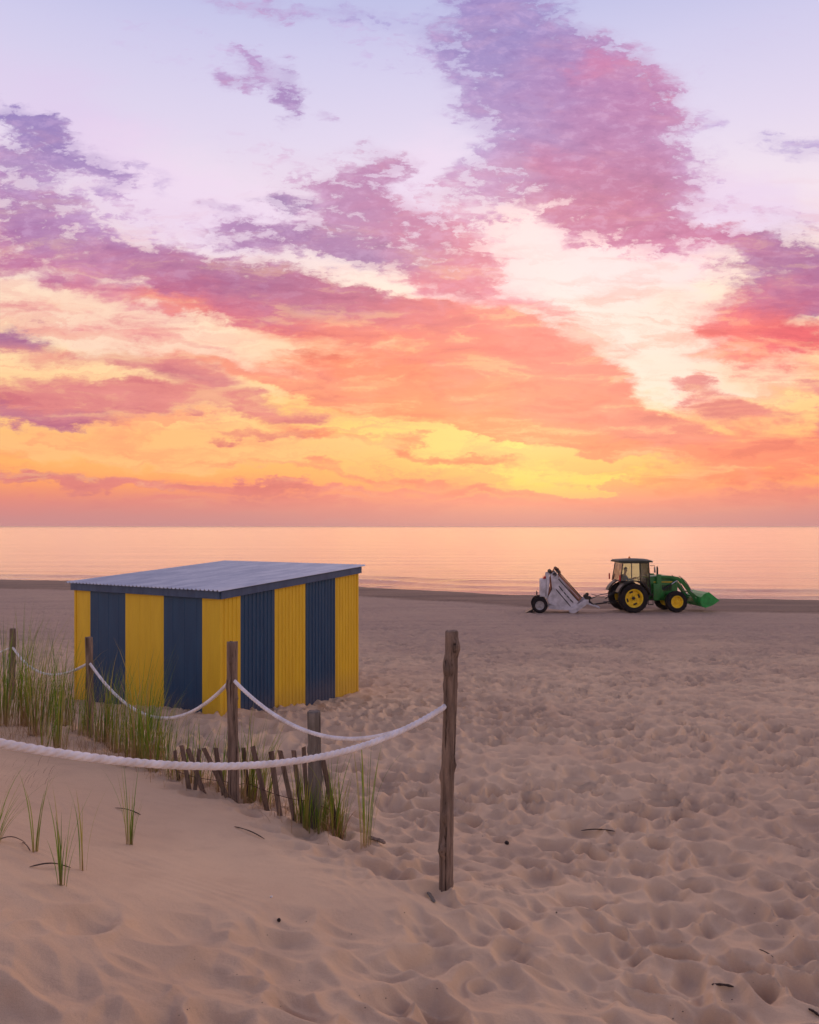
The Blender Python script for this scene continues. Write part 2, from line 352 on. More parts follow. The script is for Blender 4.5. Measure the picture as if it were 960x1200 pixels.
# ------------------------------------------------------------------ terrain height
P1 = (.28, 6.35); LD = (-.65, .76); LN = (-.76, -.65)      # tall post, fence direction, dune side
def hashn(ix, iy, seed):
    q = np.sin(ix*127.1+iy*311.7+seed*74.7)*43758.5453
    return q-np.floor(q)
def vnoise(x, y, seed=0):
    x0 = np.floor(x); y0 = np.floor(y); fx = x-x0; fy = y-y0
    fx = fx*fx*fx*(fx*(fx*6-15)+10); fy = fy*fy*fy*(fy*(fy*6-15)+10)
    a = hashn(x0, y0, seed); b = hashn(x0+1, y0, seed); c = hashn(x0, y0+1, seed); d = hashn(x0+1, y0+1, seed)
    return (a*(1-fx)+b*fx)*(1-fy)+(c*(1-fx)+d*fx)*fy-.5
def fbm(x, y, o=3, seed=0):
    t = 0; a = 1.
    for k in range(o): t = t+a*vnoise(x*2**k+k*9.1, y*2**k+k*3.7, seed+k); a *= .5
    return t
def bowls(x, y, c, seed, ex=1.):
    """trodden sand: overlapping soft hollows that meet in ridges"""
    X = x/c; Y = y/c*ex; xi = np.floor(X); yi = np.floor(Y)
    b1 = np.full(np.shape(X), 9.); b2 = b1.copy(); dep = np.zeros(np.shape(X))
    for i in (-1, 0, 1):
        for j in (-1, 0, 1):
            cx, cy = xi+i, yi+j
            px = cx+.5+.85*(hashn(cx, cy, seed)-.5); py = cy+.5+.85*(hashn(cx, cy, seed+5)-.5)
            wt = .7+.7*hashn(cx, cy, seed+9); an = 6.28*hashn(cx, cy, seed+13)
            dx_, dy_ = X-px, Y-py; ca, sa = np.cos(an), np.sin(an)
            d = np.sqrt(((dx_*ca+dy_*sa)*1.25)**2+((-dx_*sa+dy_*ca)*.85)**2)/wt
            m = d < b1
            b2 = np.where(m, b1, np.minimum(b2, d)); b1 = np.where(m, d, b1)
            dep = np.where(m, hashn(cx, cy, seed+17), dep)
    edge = np.clip((b2-b1)/.5, 0, 1)
    return -(1-np.clip(b1/.75, 0, 1)**2)*(.45+.75*dep)*(edge*edge*(3-2*edge))**.6
_s = np.linspace(-4, 8, 600); _k = np.hanning(41); _k /= _k.sum()
def smooth_tab(xs, ys):
    t = np.interp(_s, xs, ys); return np.convolve(np.pad(t, 20, mode='edge'), _k, mode='valid')
TA = smooth_tab([-2.4, -1.5, -.6, 0, .5, 1.3, 2, 2.75, 3.5, 5, 7], [0, .05, .19, .34, .41, .50, .68, .93, 1.12, 1.25, 1.3])
TB = smooth_tab([-1.5, -.5, 0, 1, 2, 3, 4, 6], [0, .04, .10, .27, .52, .85, 1.12, 1.3])
def sstep(a, b, x):
    t = np.clip((x-a)/(b-a), 0, 1); return t*t*(3-2*t)
def crest(X): return np.interp(X, [-300, -60, -36, -4, 7, 26, 60, 300], [120, 79, 72, 64, 56.5, 52, 48, 36])
def st_coords(x, y):
    return (x-P1[0])*LN[0]+(y-P1[1])*LN[1], (x-P1[0])*LD[0]+(y-P1[1])*LD[1]
def smooth_ground(x, y):
    yy = np.maximum(y, 0)
    z = .45-.043*np.minimum(yy, 44)-.043*2*(1-np.exp(-(np.maximum(yy-44, 0))/2))
    c = crest(x)+1.6*fbm(x*.07, y*0+3, 2, 31); d = y-c
    z = z+.16*np.exp(-(d/6)**2)*sstep(46, 52, y)                 # berm crest
    z = z-.10*np.maximum(d, 0)-.05*np.maximum(d-3, 0)
    z = np.maximum(z, -8)
    s, t = st_coords(x, y)
    k = sstep(-1.6, .2, t)
    D = np.interp(s, _s, TA)*k+np.interp(s, _s, TB)*(1-k)
    D = D*(1-.35*sstep(14, 30, t))*(1+.0*t)
    z = z+D
    z = z+.20*np.exp(-(((x+3.5)/3.0)**2+((y-14.6)/1.9)**2))      # sand banked at the hut corner
    z = z+.05*fbm(x*.35, y*.35, 3, 3)*sstep(2, 9, y)
    return z
def dry(x, y):
    """1 on the smooth wind-blown face of the dune, 0 on trodden beach"""
    s, t = st_coords(x, y)
    w = .35*fbm(x*1.1, y*1.1, 2, 77)
    return sstep(.05, .75, s+w)*sstep(-.75, .15, t+.22*s+w*.8)
def footfield(x, y):
    wx = x+.16*fbm(x*2.2, y*2.2, 2, 11); wy = y+.16*fbm(x*2.2, y*2.2, 2, 12)
    amp = .65+.9*np.clip(fbm(x*.5, y*.5, 2, 21)+.35, 0, 1)
    far = 1/(1+np.maximum(y-16, 0)/26)
    h = .115*bowls(wx, wy, .41, 1)+.050*bowls(wx+4.2, wy+1.7, .25, 2)+.005*bowls(wx+1.2, wy+6.7, .12, 3)
    h = h+.022*fbm(x*2.6, y*2.6, 3, 5)
    return h*amp*far
def height(x, y):
    x = np.asarray(x, float); y = np.asarray(y, float)
    z = smooth_ground(x, y)
    m = dry(x, y)
    c = crest(x); wet = sstep(-9, -1, y-c)
    ff = footfield(x, y)
    z = z+ff*(1-m)*(1-wet)*sstep(-2, 1, y)
    s, t = st_coords(x, y)
    z = z+m*(.018*fbm(x*1.3, y*1.3, 3, 41)+.0035*np.sin((y*.9+x*.45+.5*vnoise(x*1.5, y*1.5, 8))*42)*(.4+vnoise(x*2, y*2, 9)))
    # old rounded prints low on the dune
    z = z+m*(.085*bowls(x, y, .52, 6)+.03*bowls(x+3, y, .3, 7))*sstep(.45, -.35, t+.35*vnoise(x*.8, y*.8, 19))
    # track of the machine coming up the beach
    return z
def hz1(x, y): return float(height(np.array([x]), np.array([y]))[0])
_Y = np.concatenate([np.arange(1.5, 20, .01), np.arange(20, 90, .05)])
def hit(px, py, zoff=0.):
    """ground point seen at a photo pixel"""
    k = (px-480)/F; zr = CAMZ-(py-617)/F*_Y
    i = int(np.argmax(height(k*_Y, _Y)+zoff >= zr)); Y = float(_Y[i])
    return Vector((k*Y, Y, hz1(k*Y, Y)))

def grid_obj(name, X, Y, Z, mat, attrs=None):
    n, m = X.shape
    co_ = np.stack([X, Y, Z], -1).reshape(-1, 3).astype(np.float32)
    i = np.arange(n*m).reshape(n, m)
    q = np.stack([i[:-1, :-1], i[:-1, 1:], i[1:, 1:], i[1:, :-1]], -1).reshape(-1, 4).astype(np.int32)
    me = bpy.data.meshes.new(name)
    me.vertices.add(len(co_)); me.vertices.foreach_set('co', co_.ravel())
    me.loops.add(q.size); me.loops.foreach_set('vertex_index', q.ravel())
    me.polygons.add(len(q)); me.polygons.foreach_set('loop_start', np.arange(0, q.size, 4, dtype=np.int32))
    me.polygons.foreach_set('use_smooth', np.ones(len(q), bool))
    me.update(calc_edges=True)
    for k, v in (attrs or {}).items():
        a = me.attributes.new(k, 'FLOAT', 'POINT'); a.data.foreach_set('value', v.ravel().astype(np.float32))
    me.materials.append(mat)
    o = bpy.data.objects.new(name, me); COL.objects.link(o); return o

# ------------------------------------------------------------------ sand
sand, g, b = material('sand')
pos = g.node('ShaderNodeNewGeometry').outputs['Position']
wet_a = g.node('ShaderNodeAttribute', attribute_name='damp').outputs['Fac']
big = g.noise(pos, .35, 4, .6); mid = g.noise(pos, 3., 4, .6)
grain = g.noise(pos, 260., 2, .7); speck = g.noise(pos, 900., 1, .5)
c0 = g.mix(g.ss(big, .35, .65), SAND_A, SAND_B)
c1 = g.mix(g.m('MULTIPLY', g.ss(mid, .45, .75), .3), c0, SAND_C)
farp = g.node('ShaderNodeSeparateXYZ', {0: pos}).outputs[1]
strk = g.noise(g.mapping(pos, rot=(0, 0, R(-5)), sc=(.05, 1.2, 1)), .9, 5, .65, .4)          # combed lines and wheel tracks left by the machine
c1 = g.mix(g.m('MULTIPLY', g.m('MULTIPLY', g.ss(strk, .48, .62), g.ss(farp, 26., 40.)), .45), c1, lin(132, 110, 96))
c1 = g.mix(g.m('MULTIPLY', g.ss(g.m('MULTIPLY_ADD', big, 14., farp), 24., 42.), .75), c1, lin(176, 152, 136))      # sand colour turns darker and greyer farther down the beach
c2 = g.vm('MULTIPLY', c1, g.node('ShaderNodeCombineXYZ', {0: g.m('MULTIPLY_ADD', grain, .5, .75), 1: g.m('MULTIPLY_ADD', grain, .5, .75), 2: g.m('MULTIPLY_ADD', grain, .5, .75)}).outputs[0])
c3 = g.mix(g.ss(speck, .70, .78), c2, lin(70, 56, 50))
dampc = g.mix(g.ss(g.noise(g.mapping(pos, sc=(.12, 1, 1)), .8, 4, .6), .3, .7), lin(120, 98, 84), lin(146, 122, 104))
wetn = g.m('ADD', wet_a, g.m('MULTIPLY', g.m('SUBTRACT', g.noise(g.mapping(pos, sc=(.15, 1, 1)), .6, 4, .6), .5), .7))
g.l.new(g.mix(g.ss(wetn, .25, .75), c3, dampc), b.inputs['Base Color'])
g.l.new(g.m('MULTIPLY_ADD', g.ss(wetn, .5, 1.1), -.2, .92), b.inputs['Roughness'])
b.inputs['Specular IOR Level'].default_value = .25
bp1 = g.node('ShaderNodeBump', {'Strength': .8, 'Distance': .008}); g.l.new(g.m('ADD', g.noise(pos, 34., 4, .65), g.m('MULTIPLY', grain, .25)), bp1.inputs['Height'])
far_p = g.node('ShaderNodeSeparateXYZ', {0: pos}).outputs[1]
bp2 = g.node('ShaderNodeBump', {'Distance': .14}); g.l.new(g.noise(g.mapping(pos, sc=(1, 1, 1)), 3.0, 6, .68), bp2.inputs['Height'])
g.l.new(g.ss(far_p, 12., 30., 0., 1.), bp2.inputs['Strength'])
g.l.new(bp1.outputs[0], bp2.inputs['Normal']); g.l.new(bp2.outputs[0], b.inputs['Normal'])

rows = list(np.arange(-60, -4, 4.))+list(np.arange(-4, 1.5, .25))
y_ = 1.5
while y_ < 150:
    rows.append(y_); y_ += min(max(.0085, .00052*y_*y_), .0048*y_ if y_ > 14 else 1, .30) if y_ < 84 else 3.
rows = np.array(rows)
gi_ = np.linspace(-.64, .64, 900); out_ = .64*1.13**np.arange(1, 24)
gx = np.concatenate([-out_[::-1], gi_, out_])
YY, GX = np.meshgrid(rows, gx, indexing='ij')
XX = GX*(np.abs(YY)+1.2)
ZZ = height(XX, YY)
damp = sstep(-9.5, -5, YY-crest(XX))
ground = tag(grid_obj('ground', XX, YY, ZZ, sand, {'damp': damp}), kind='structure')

# ------------------------------------------------------------------ sea
sea, g, b = material('sea')
pos = g.node('ShaderNodeNewGeometry').outputs['Position']
put(b, Roughness=.15, IOR=1.42)
dist = g.vm('LENGTH', pos, out=1)
sy = g.mapping(pos, sc=(.35, 1, 1))
n1 = g.noise(sy, 1.0, 7, .7, .3); n2 = g.noise(g.mapping(pos, sc=(.10, .8, 1)), .12, 5, .65, .5)
n3 = g.noise(g.mapping(pos, sc=(.02, .12, 1)), .25, 4, .6)
b1 = g.node('ShaderNodeBump', {'Strength': .9, 'Distance': .11}); g.l.new(n1, b1.inputs['Height'])
b2 = g.node('ShaderNodeBump', {'Strength': .8, 'Distance': .9}); g.l.new(n2, b2.inputs['Height']); g.l.new(b1.outputs[0], b2.inputs['Normal'])
b3 = g.node('ShaderNodeBump', {'Strength': .8, 'Distance': .8}); g.l.new(n3, b3.inputs['Height']); g.l.new(b2.outputs[0], b3.inputs['Normal'])
g.l.new(b3.outputs[0], b.inputs['Normal'])
foam_a = g.node('ShaderNodeAttribute', attribute_name='foam').outputs['Fac']
ff = g.m('MULTIPLY', g.ss(g.m('ADD', foam_a, g.m('MULTIPLY', g.m('SUBTRACT', g.noise(g.mapping(pos, sc=(.25, 1, 1)), 1.1, 5, .7), .5), 1.3)), .55, .8), .75)
g.l.new(g.mix(ff, SEA_C, (.75, .72, .72, 1)), b.inputs['Base Color'])
g.l.new(g.m('MULTIPLY_ADD', ff, .5, .15), b.inputs['Roughness'])
b.inputs['Specular Tint'].default_value = (1, .74, .62, 1); b.inputs['Specular IOR Level'].default_value = .5
SEAZ = -2.55
ys = [40.]
while ys[-1] < 130: ys.append(ys[-1]+.35)
while ys[-1] < 40000: ys.append(ys[-1]*1.06)
ys = np.array(ys); gxs = np.sinh(np.linspace(-4.2, 4.2, 241))/math.sinh(4.2)*5
YS, GS = np.meshgrid(ys, gxs, indexing='ij'); XS = GS*(YS+10)
cr = crest(XS)
dsh = YS-cr
edge = 9.2+.9*fbm(XS*.05, XS*0+1, 3, 61)                        # where the water meets the sand
def foamline(off, w, seed): return np.exp(-((dsh-edge-off-1.2*fbm(XS*.06, XS*0, 3, seed))/w)**2)*sstep(-.25, .35, fbm(XS*.045, XS*0+7, 2, seed+1)+.1)
foam = foamline(2.0, .8, 71)+.9*foamline(7., .7, 81)+.7*foamline(13., .6, 91)
wave = .16*np.exp(-((dsh-edge-7)/1.1)**2)+.2*np.exp(-((dsh-edge-13.5)/1.3)**2)+.12*np.exp(-((dsh-edge-22)/1.6)**2)
wave = wave*(1+1.2*fbm(XS*.04, YS*.1, 2, 66))
near = YS < 170
ZS = SEAZ+np.where(near, wave+.03*fbm(XS*.3, YS*.7, 3, 64), 0)
water = tag(grid_obj('water', XS, YS, ZS, sea, {'foam': foam}), kind='structure')

# ------------------------------------------------------------------ striped hut
Nc = Vector((-3.35, 14.5, 0)); dR = Vector((2.2, 3.6, 0)).normalized()
WR, WL = 4.22, 4.0
hut = empty('beach_hut', (Nc.x, Nc.y, 0), math.atan2(dR.y, dR.x), 'square beach hut in wide yellow and navy stripes with a flat ribbed metal roof', 'hut')
dL = Vector((-dR.y, dR.x, 0))
def along(px, d):
    k = (px-480)/F; return (k*Nc.y-Nc.x)/(d.x-k*d.y)
def paint(name, c, c2):
    m, g, b = material(name)
    tc = g.node('ShaderNodeTexCoord').outputs['Object']
    n = g.noise(g.mapping(tc, sc=(3, 3, .5)), 2.2, 5, .65); n2 = g.noise(tc, 30, 3, .6)
    col = g.mix(g.ss(n, .3, .72), c, c2)
    z = g.node('ShaderNodeSeparateXYZ', {0: tc}).outputs[2]
    dirt = g.m('MULTIPLY', g.ss(g.m('ADD', z, g.m('MULTIPLY', n2, .5)), .55, .05), .2)      # blown sand stuck to the foot of the wall
    g.l.new(g.mix(dirt, col, lin(150, 120, 95)), b.inputs['Base Color'])
    g.l.new(g.m('MULTIPLY_ADD', n2, .2, .42), b.inputs['Roughness'])
    bp = g.node('ShaderNodeBump', {'Strength': .15, 'Distance': .01}); g.l.new(n2, bp.inputs['Height']); g.l.new(bp.outputs[0], b.inputs['Normal'])
    return m
yel = paint('yellow_paint', YEL_A, YEL_B); nav = paint('navy_paint', NAV_A, NAV_B)
def ztop(a): return 2.17+.25*a/WR
def rib_profile(u0, u1, pitch, h, w):
    pts = [(u0, 0)]; k = math.ceil((u0+.02)/pitch)*pitch
    while k < u1-.03:
        pts += [(k-w, 0), (k-w*.45, h), (k+w*.45, h), (k+w, 0)]; k += pitch
    pts.append((u1, 0)); return [p for i, p in enumerate(pts) if i == 0 or p[0] > pts[i-1][0]+1e-4]
def wall_panel(side, u0, u1, mat, label):
    """one sheet of ribbed siding; side gives where it stands and which way is out"""
    ribbed = side in ('R', 'B2')
    pr = rib_profile(u0, u1, .105 if ribbed else .30, .014 if ribbed else .004, .016 if ribbed else .010)
    def P_(u, h, z):
        if side == 'R': return (u, -h, z)
        if side == 'L': return (-h, u, z)
        if side == 'B1': return (WR+h, u, z)
        return (u, WL+h, z)
    def zt(u): return ztop({'R': u, 'L': 0, 'B1': WR, 'B2': u}[side])-.05
    mb = MB(); n = len(pr)
    prb = [(u, h) for u, h in pr]+[(u1, -.04), (u0, -.04)]
    vs = [P_(u, h, -.9) for u, h in prb]+[P_(u, h, zt(u)) for u, h in prb]; m_ = len(prb)
    fs = [(i, (i+1) % m_, (i+1) % m_+m_, i+m_) for i in range(m_)]
    mb.add(vs, fs+[tuple(reversed(range(m_))), tuple(range(m_, 2*m_))])
    mb.build('wall_panel', mat, hut, smooth=0, label=label)
edR = [0]+[along(p, dR) for p in (282, 322, 358, 393)]+[WR]
edL = [0]+[along(p, dL) for p in (237, 192, 147, 106)]+[WL]
for side, ed in (('R', edR), ('L', edL), ('B1', edL), ('B2', edR)):
    for i in range(5):
        y0, y1 = ed[i], ed[i+1]
        wall_panel(side, y0+.0015+(.045 if i == 0 and side in ('L', 'B1') else 0)*0, y1-.0015, yel if i % 2 == 0 else nav, ('yellow' if i % 2 == 0 else 'navy')+' ribbed wall panel')
for (a, b_) in ((0, 0), (WR, 0), (0, WL), (WR, WL)):            # corner trim
    mb = MB(); sx = 1 if a else -1; sy_ = 1 if b_ else -1
    mb.box(a-.03 if sx > 0 else a-.018, a+.018 if sx > 0 else a+.03, b_-.03 if sy_ > 0 else b_-.018, b_+.018 if sy_ > 0 else b_+.03, -.9, ztop(a)-.06)
    mb.build('corner_trim', yel, hut, smooth=0, bevel=.004)
trim = paint('trim_paint', lin(50, 72, 104), lin(66, 90, 122))
def fascia(p, q, za, zb, out):
    mb = MB(); p = Vector((*p, 0)); q = Vector((*q, 0)); o_ = Vector((*out, 0))*.03
    vs = [p+Vector((0, 0, za-.15)), q+Vector((0, 0, zb-.15)), q+Vector((0, 0, zb-.012)), p+Vector((0, 0, za-.012))]
    vs = vs+[v+o_ for v in vs]
    mb.add(vs, [(0,1,2,3),(7,6,5,4),(0,4,5,1),(1,5,6,2),(2,6,7,3),(3,7,4,0)]); mb.build('fascia', trim, hut, smooth=0, bevel=.004)
e_ = .05
fascia((-e_, -e_), (WR+e_, -e_), ztop(-e_), ztop(WR+e_), (0, -1))
fascia((-e_, WL+e_), (WR+e_, WL+e_), ztop(-e_), ztop(WR+e_), (0, 1))
fascia((-e_, -e_+.001), (-e_, WL+e_-.001), ztop(0), ztop(0), (-1, 0))
fascia((WR+e_, -e_+.001), (WR+e_, WL+e_-.001), ztop(WR), ztop(WR), (1, 0))
roofm, g, b = material('galvanised_roof')
tc = g.node('ShaderNodeTexCoord').outputs['Object']
n = g.noise(g.mapping(tc, sc=(.6, 2, 1)), 1.6, 6, .65); 
g.l.new(g.mix(g.ss(n, .3, .7), lin(168, 178, 196), lin(206, 212, 222)), b.inputs['Base Color'])
put(b, Metallic=.25); g.l.new(g.m('MULTIPLY_ADD', n, .3, .28), b.inputs['Roughness'])
mb = MB(); nb = 41*8; vs = []; fs = []
bs = [-.13+(WL+.26)*k/nb for k in range(nb+1)]
def rz_(b0):
    ph = ((b0+.13)/.104) % 1; return .028*max(0, math.cos((ph-.5)*2*math.pi))**1.5
for lay in (0, 1):
    for a in (-.15, WR*.5, WR+.15):
        vs += [(a, q, ztop(a)+.006+rz_(q)-(.004 if lay else 0)) for q in bs]
n1_ = nb+1
for k in range(2):
    for i in range(nb):
        a0 = k*n1_+i; fs.append((a0, a0+n1_, a0+n1_+1, a0+1)); a0 += 3*n1_; fs.append((a0, a0+1, a0+n1_+1, a0+n1_))
for i in range(nb):
    fs.append((i, i+1, 3*n1_+i+1, 3*n1_+i)); fs.append((2*n1_+i, 5*n1_+i, 5*n1_+i+1, 2*n1_+i+1))
for e in (0, nb):
    for k in range(2): fs.append((k*n1_+e, 3*n1_+k*n1_+e, 3*n1_+(k+1)*n1_+e, (k+1)*n1_+e))
mb.add(vs, fs); roof = mb.build('roof', roofm, hut, smooth=50)

if HAZE:
    hzm = bpy.data.materials.new('sea_haze'); hzm.use_nodes = True; g = NT(hzm.node_tree)
    hzm.node_tree.nodes.remove(hzm.node_tree.nodes['Principled BSDF'])
    pv = g.node('ShaderNodeVolumePrincipled', {'Color': (1., .88, .84, 1), 'Density': 1.3e-4, 'Anisotropy': .7})
    g.l.new(pv.outputs[0], hzm.node_tree.nodes['Material Output'].inputs['Volume'])
    mb = MB(); mb.box(-260000, 260000, -900, 48000, -9.5, 4.4)
    tag(mb.build('haze', hzm, None, smooth=0), 'pale pink morning haze over the sea that softens the horizon', 'haze', kind='stuff')
# ------------------------------------------------------------------ posts
def wood(name, a, b2, c, sc=1.):
    m, g, b = material(name)
    tc = g.node('ShaderNodeTexCoord').outputs['Object']
    v = g.mapping(tc, sc=(14*sc, 14*sc, 1.1*sc))
    n = g.noise(v, 1.6, 7, .7, .6); n2 = g.noise(tc, 3.5, 4, .6); cr = g.noise(g.mapping(tc, sc=(30*sc, 30*sc, 1.2*sc)), 1.4, 4, .6, .4)
    col = g.mix(g.ss(n, .3, .7), a, b2); col = g.mix(g.m('MULTIPLY', g.ss(n2, .5, .72), .6), col, c)
    crk = g.ss(cr, .40, .33)
    col = g.mix(g.m('MULTIPLY', crk, .8), col, lin(45, 34, 30))
    g.l.new(col, b.inputs['Base Color']); put(b, Roughness=.85); b.inputs['Specular IOR Level'].default_value = .2
    bp = g.node('ShaderNodeBump', {'Strength': 1., 'Distance': .02}); g.l.new(g.m('SUBTRACT', n, crk), bp.inputs['Height']); g.l.new(bp.outputs[0], b.inputs['Normal'])
    return m
wood_brown = wood('weathered_brown_wood', lin(92, 78, 68), lin(152, 132, 116), lin(118, 106, 94))
wood_grey = wood('grey_wood', lin(98, 92, 86), lin(140, 132, 122), lin(112, 106, 90))
wood_dark = wood('dark_slat_wood', lin(100, 84, 74), lin(140, 120, 106), lin(112, 104, 84), 2.)
def gauss(a, b, s): return math.exp(-((a-b)/s)**2)
def post_mesh(h, r, seed, knots=8, taper=.92, bark=.05, lean=(0, 0), below=.55, mat=None, parent=None, name='post'):
    q = random.Random(seed); n = 28; kn = [(q.uniform(0, 6.28), q.uniform(.1, .96)*h, q.uniform(.010, .022), q.uniform(.02, .045)) for _ in range(knots)]
    m = int((h+below)/.035); rings = []
    ph = [q.uniform(0, 6.28) for _ in range(6)]
    for i in range(m+1):
        z = -below+(h+below)*i/m; f = max(0, z/h)
        rr = r*(1-(1-taper)*f)*(1+.02*math.sin(z*5+ph[0])+.015*math.sin(z*11+ph[1]))
        cx = .010*math.sin(z*2.1+ph[2])+lean[0]*z; cy = .010*math.sin(z*1.7+ph[3])+lean[1]*z
        ring = []
        for k in range(n):
            t = 2*math.pi*k/n
            a = bark*(.5*math.sin(3*t+ph[4]+z*.6)+.35*math.sin(7*t+ph[5]-z*.9)+.5*q.uniform(-.5, .5))
            R_ = rr*(1+a)
            for kt, kz, ka, kw in kn:
                dt = (t-kt+math.pi) % (2*math.pi)-math.pi
                R_ += ka*math.exp(-(dt*r/kw)**2-((z-kz)/(kw*1.2))**2)
            zz = z+(q.uniform(-.006, .006) if i == m else 0)
            ring.append((cx+R_*math.cos(t), cy+R_*math.sin(t), zz))
        rings.append(ring)
    top = rings[-1]; c = Vector((sum(p[0] for p in top)/n, sum(p[1] for p in top)/n, top[0][2]))
    rings.append([c+(Vector(p)-c)*.9+Vector((0, 0, .006)) for p in top])
    mb = MB(); mb.ring_tube(rings)
    return mb.build(name, mat, parent, smooth=50)
def put_post(x, y, top, r, label, mat, **kw):
    z = hz1(x, y)
    o = post_mesh(top-z, r, kw.pop('seed'), mat=mat, name='fence_post', **kw)
    o.location = (x, y, z); tag(o, label, 'post', kw.get('group') or 'wooden posts of the rope fence'); return o
_p = hit(523, 1039); PY = _p.y; PX = (524-480)/F*PY; print('P1', _p)
post1 = put_post(PX, PY, CAMZ-123/F*PY, .0083*PY, 'tallest and nearest knotty brown post, where both white ropes end', wood_brown, seed=3, knots=22, taper=.96, bark=.12, lean=(.012, 0))
P2c = ((273.-480)/F*8.8, 8.8); P3c = ((104.5-480)/F*12, 12.); P4c = ((14.5-480)/F*15, 15.); _h = hit(368, 968); PSc = (_h.x, _h.y); print('PS', _h, 'P1', hit(523, 1041), 'P2', hit(273, 932), 'P3', hit(104, 852), 'P4', hit(14, 835))
post2 = put_post(P2c[0], P2c[1], 2.055, .057, 'brown post with a split side standing before the yellow corner of the hut', wood_brown, seed=5, knots=4, taper=1., bark=.04)
mb = MB(); q5 = random.Random(4); rg = []
for i in range(12):
    f = i/11; rg.append([(.062+.02*math.cos(t)*(1-.5*f)+.002*q5.uniform(-1, 1), -.035+.028*math.sin(t)*(1-.4*f), -.4+1.02*f+(.03*math.cos(t) if i == 11 else 0)) for t in [2*math.pi*k/8 for k in range(8)]])
mb.ring_tube(rg); mb.build('split_piece', wood_brown, post2, smooth=50)
post3 = put_post(P3c[0], P3c[1], 1.675, .052, 'slim grey brown post before the left navy stripe of the hut', wood_brown, seed=8, knots=3, taper=1.)
post4 = put_post(P4c[0], P4c[1], 1.425, .053, 'farthest grey brown post, at the left end of the rope fence', wood_brown, seed=9, knots=3, taper=1.)
postS = put_post(PSc[0], PSc[1], 3.3-217.5/F*PSc[1], .0083*PSc[1], 'short thick grey post without a rope in the middle of the slat fence', wood_grey, seed=12, knots=3, taper=.98, bark=.03)
posto = None

# ------------------------------------------------------------------ ropes
ropem, g, b = material('white_rope')
tc = g.node('ShaderNodeTexCoord').outputs['Object']; n = g.noise(tc, 9, 4, .6); n2 = g.noise(tc, 160, 2, .6)
g.l.new(g.mix(g.ss(n, .3, .75), lin(242, 240, 240), lin(214, 208, 204)), b.inputs['Base Color']); put(b, Roughness=.75)
bp = g.node('ShaderNodeBump', {'Strength': .4, 'Distance': .003}); g.l.new(n2, bp.inputs['Height']); g.l.new(bp.outputs[0], b.inputs['Normal'])
def rope(pts, r, lay, name, step=.008):
    pts = [Vector(p) for p in pts]; L = [0]
    for a, c in zip(pts, pts[1:]): L.append(L[-1]+(c-a).length)
    Ls = np.array(L); A = np.array([tuple(p) for p in pts]); u = np.arange(0, Ls[-1], step)
    C_ = np.stack([np.interp(u, Ls, A[:, k]) for k in range(3)], -1)
    rings = []; n = 24
    for i, c in enumerate(C_):
        d = Vector(C_[min(i+1, len(u)-1)]-C_[max(i-1, 0)]).normalized()
        a = d.cross(Vector((0, 0, 1))).normalized(); w = a.cross(d)
        tw = 2*math.pi*u[i]/lay; c = Vector(c)
        ring = []
        for k in range(n):
            t = 2*math.pi*k/n
            rr = r*(.74+.32*abs(math.cos(1.5*(t-tw)))**.6)
            ring.append(c+(a*math.cos(t)+w*math.sin(t))*rr)
        rings.append(ring)
    mb = MB(); mb.ring_tube(rings)
    return mb.build(name, ropem, None, smooth=80)
def span(A, B, pix, deg=3, extra=()):
    """sagging curve between two posts: heights follow the photo, plan is the straight line between the holes"""
    tt, zz = [], []
    for px, py in pix:
        k = (px-480)/F; t = (k*A[1]-A[0])/((B[0]-A[0])-k*(B[1]-A[1])); Y = A[1]+(B[1]-A[1])*t
        tt.append(t); zz.append(CAMZ-(py-617)/F*Y)
    for t, z in extra: tt.append(t); zz.append(z)
    cf = np.polyfit(tt, zz, deg); t1 = max(1., max(tt))
    return [(A[0]+(B[0]-A[0])*t, A[1]+(B[1]-A[1])*t, float(np.polyval(cf, t))) for t in np.linspace(min(0, min(tt)), t1, 60)]
nr = span((PX-.01, PY-.02), (-1.9, 3.8), [(522, 828), (440, 868), (350, 890), (250, 900), (150, 896), (60, 880), (0, 867)], 3, [(1.28, 2.72)])
tag(rope(nr, .0215, .15, 'rope'), 'thick twisted white rope sagging across the foreground dune from the tallest post', 'rope')
XL = ((-150-480)/F*18.5, 18.5)
fr = span((PX, PY+.01), P2c, [(522, 830), (455, 861), (400, 865), (350, 853), (305, 826), (274, 797)])
fr += span(P2c, P3c, [(271, 797), (240, 825), (205, 840), (178, 841), (145, 822), (120, 797), (105, 777)])[1:]
fr += span(P3c, P4c, [(104, 777), (75, 789), (48, 789), (25, 771), (15, 759)])[1:]
fr += span(P4c, XL, [(14, 759), (0, 764), (-50, 779), (-100, 779), (-150, 765)])[1:]
tag(rope(fr, .0195, .13, 'rope', .010), 'thinner looking white rope hung in loops through the row of posts beside the hut', 'rope')

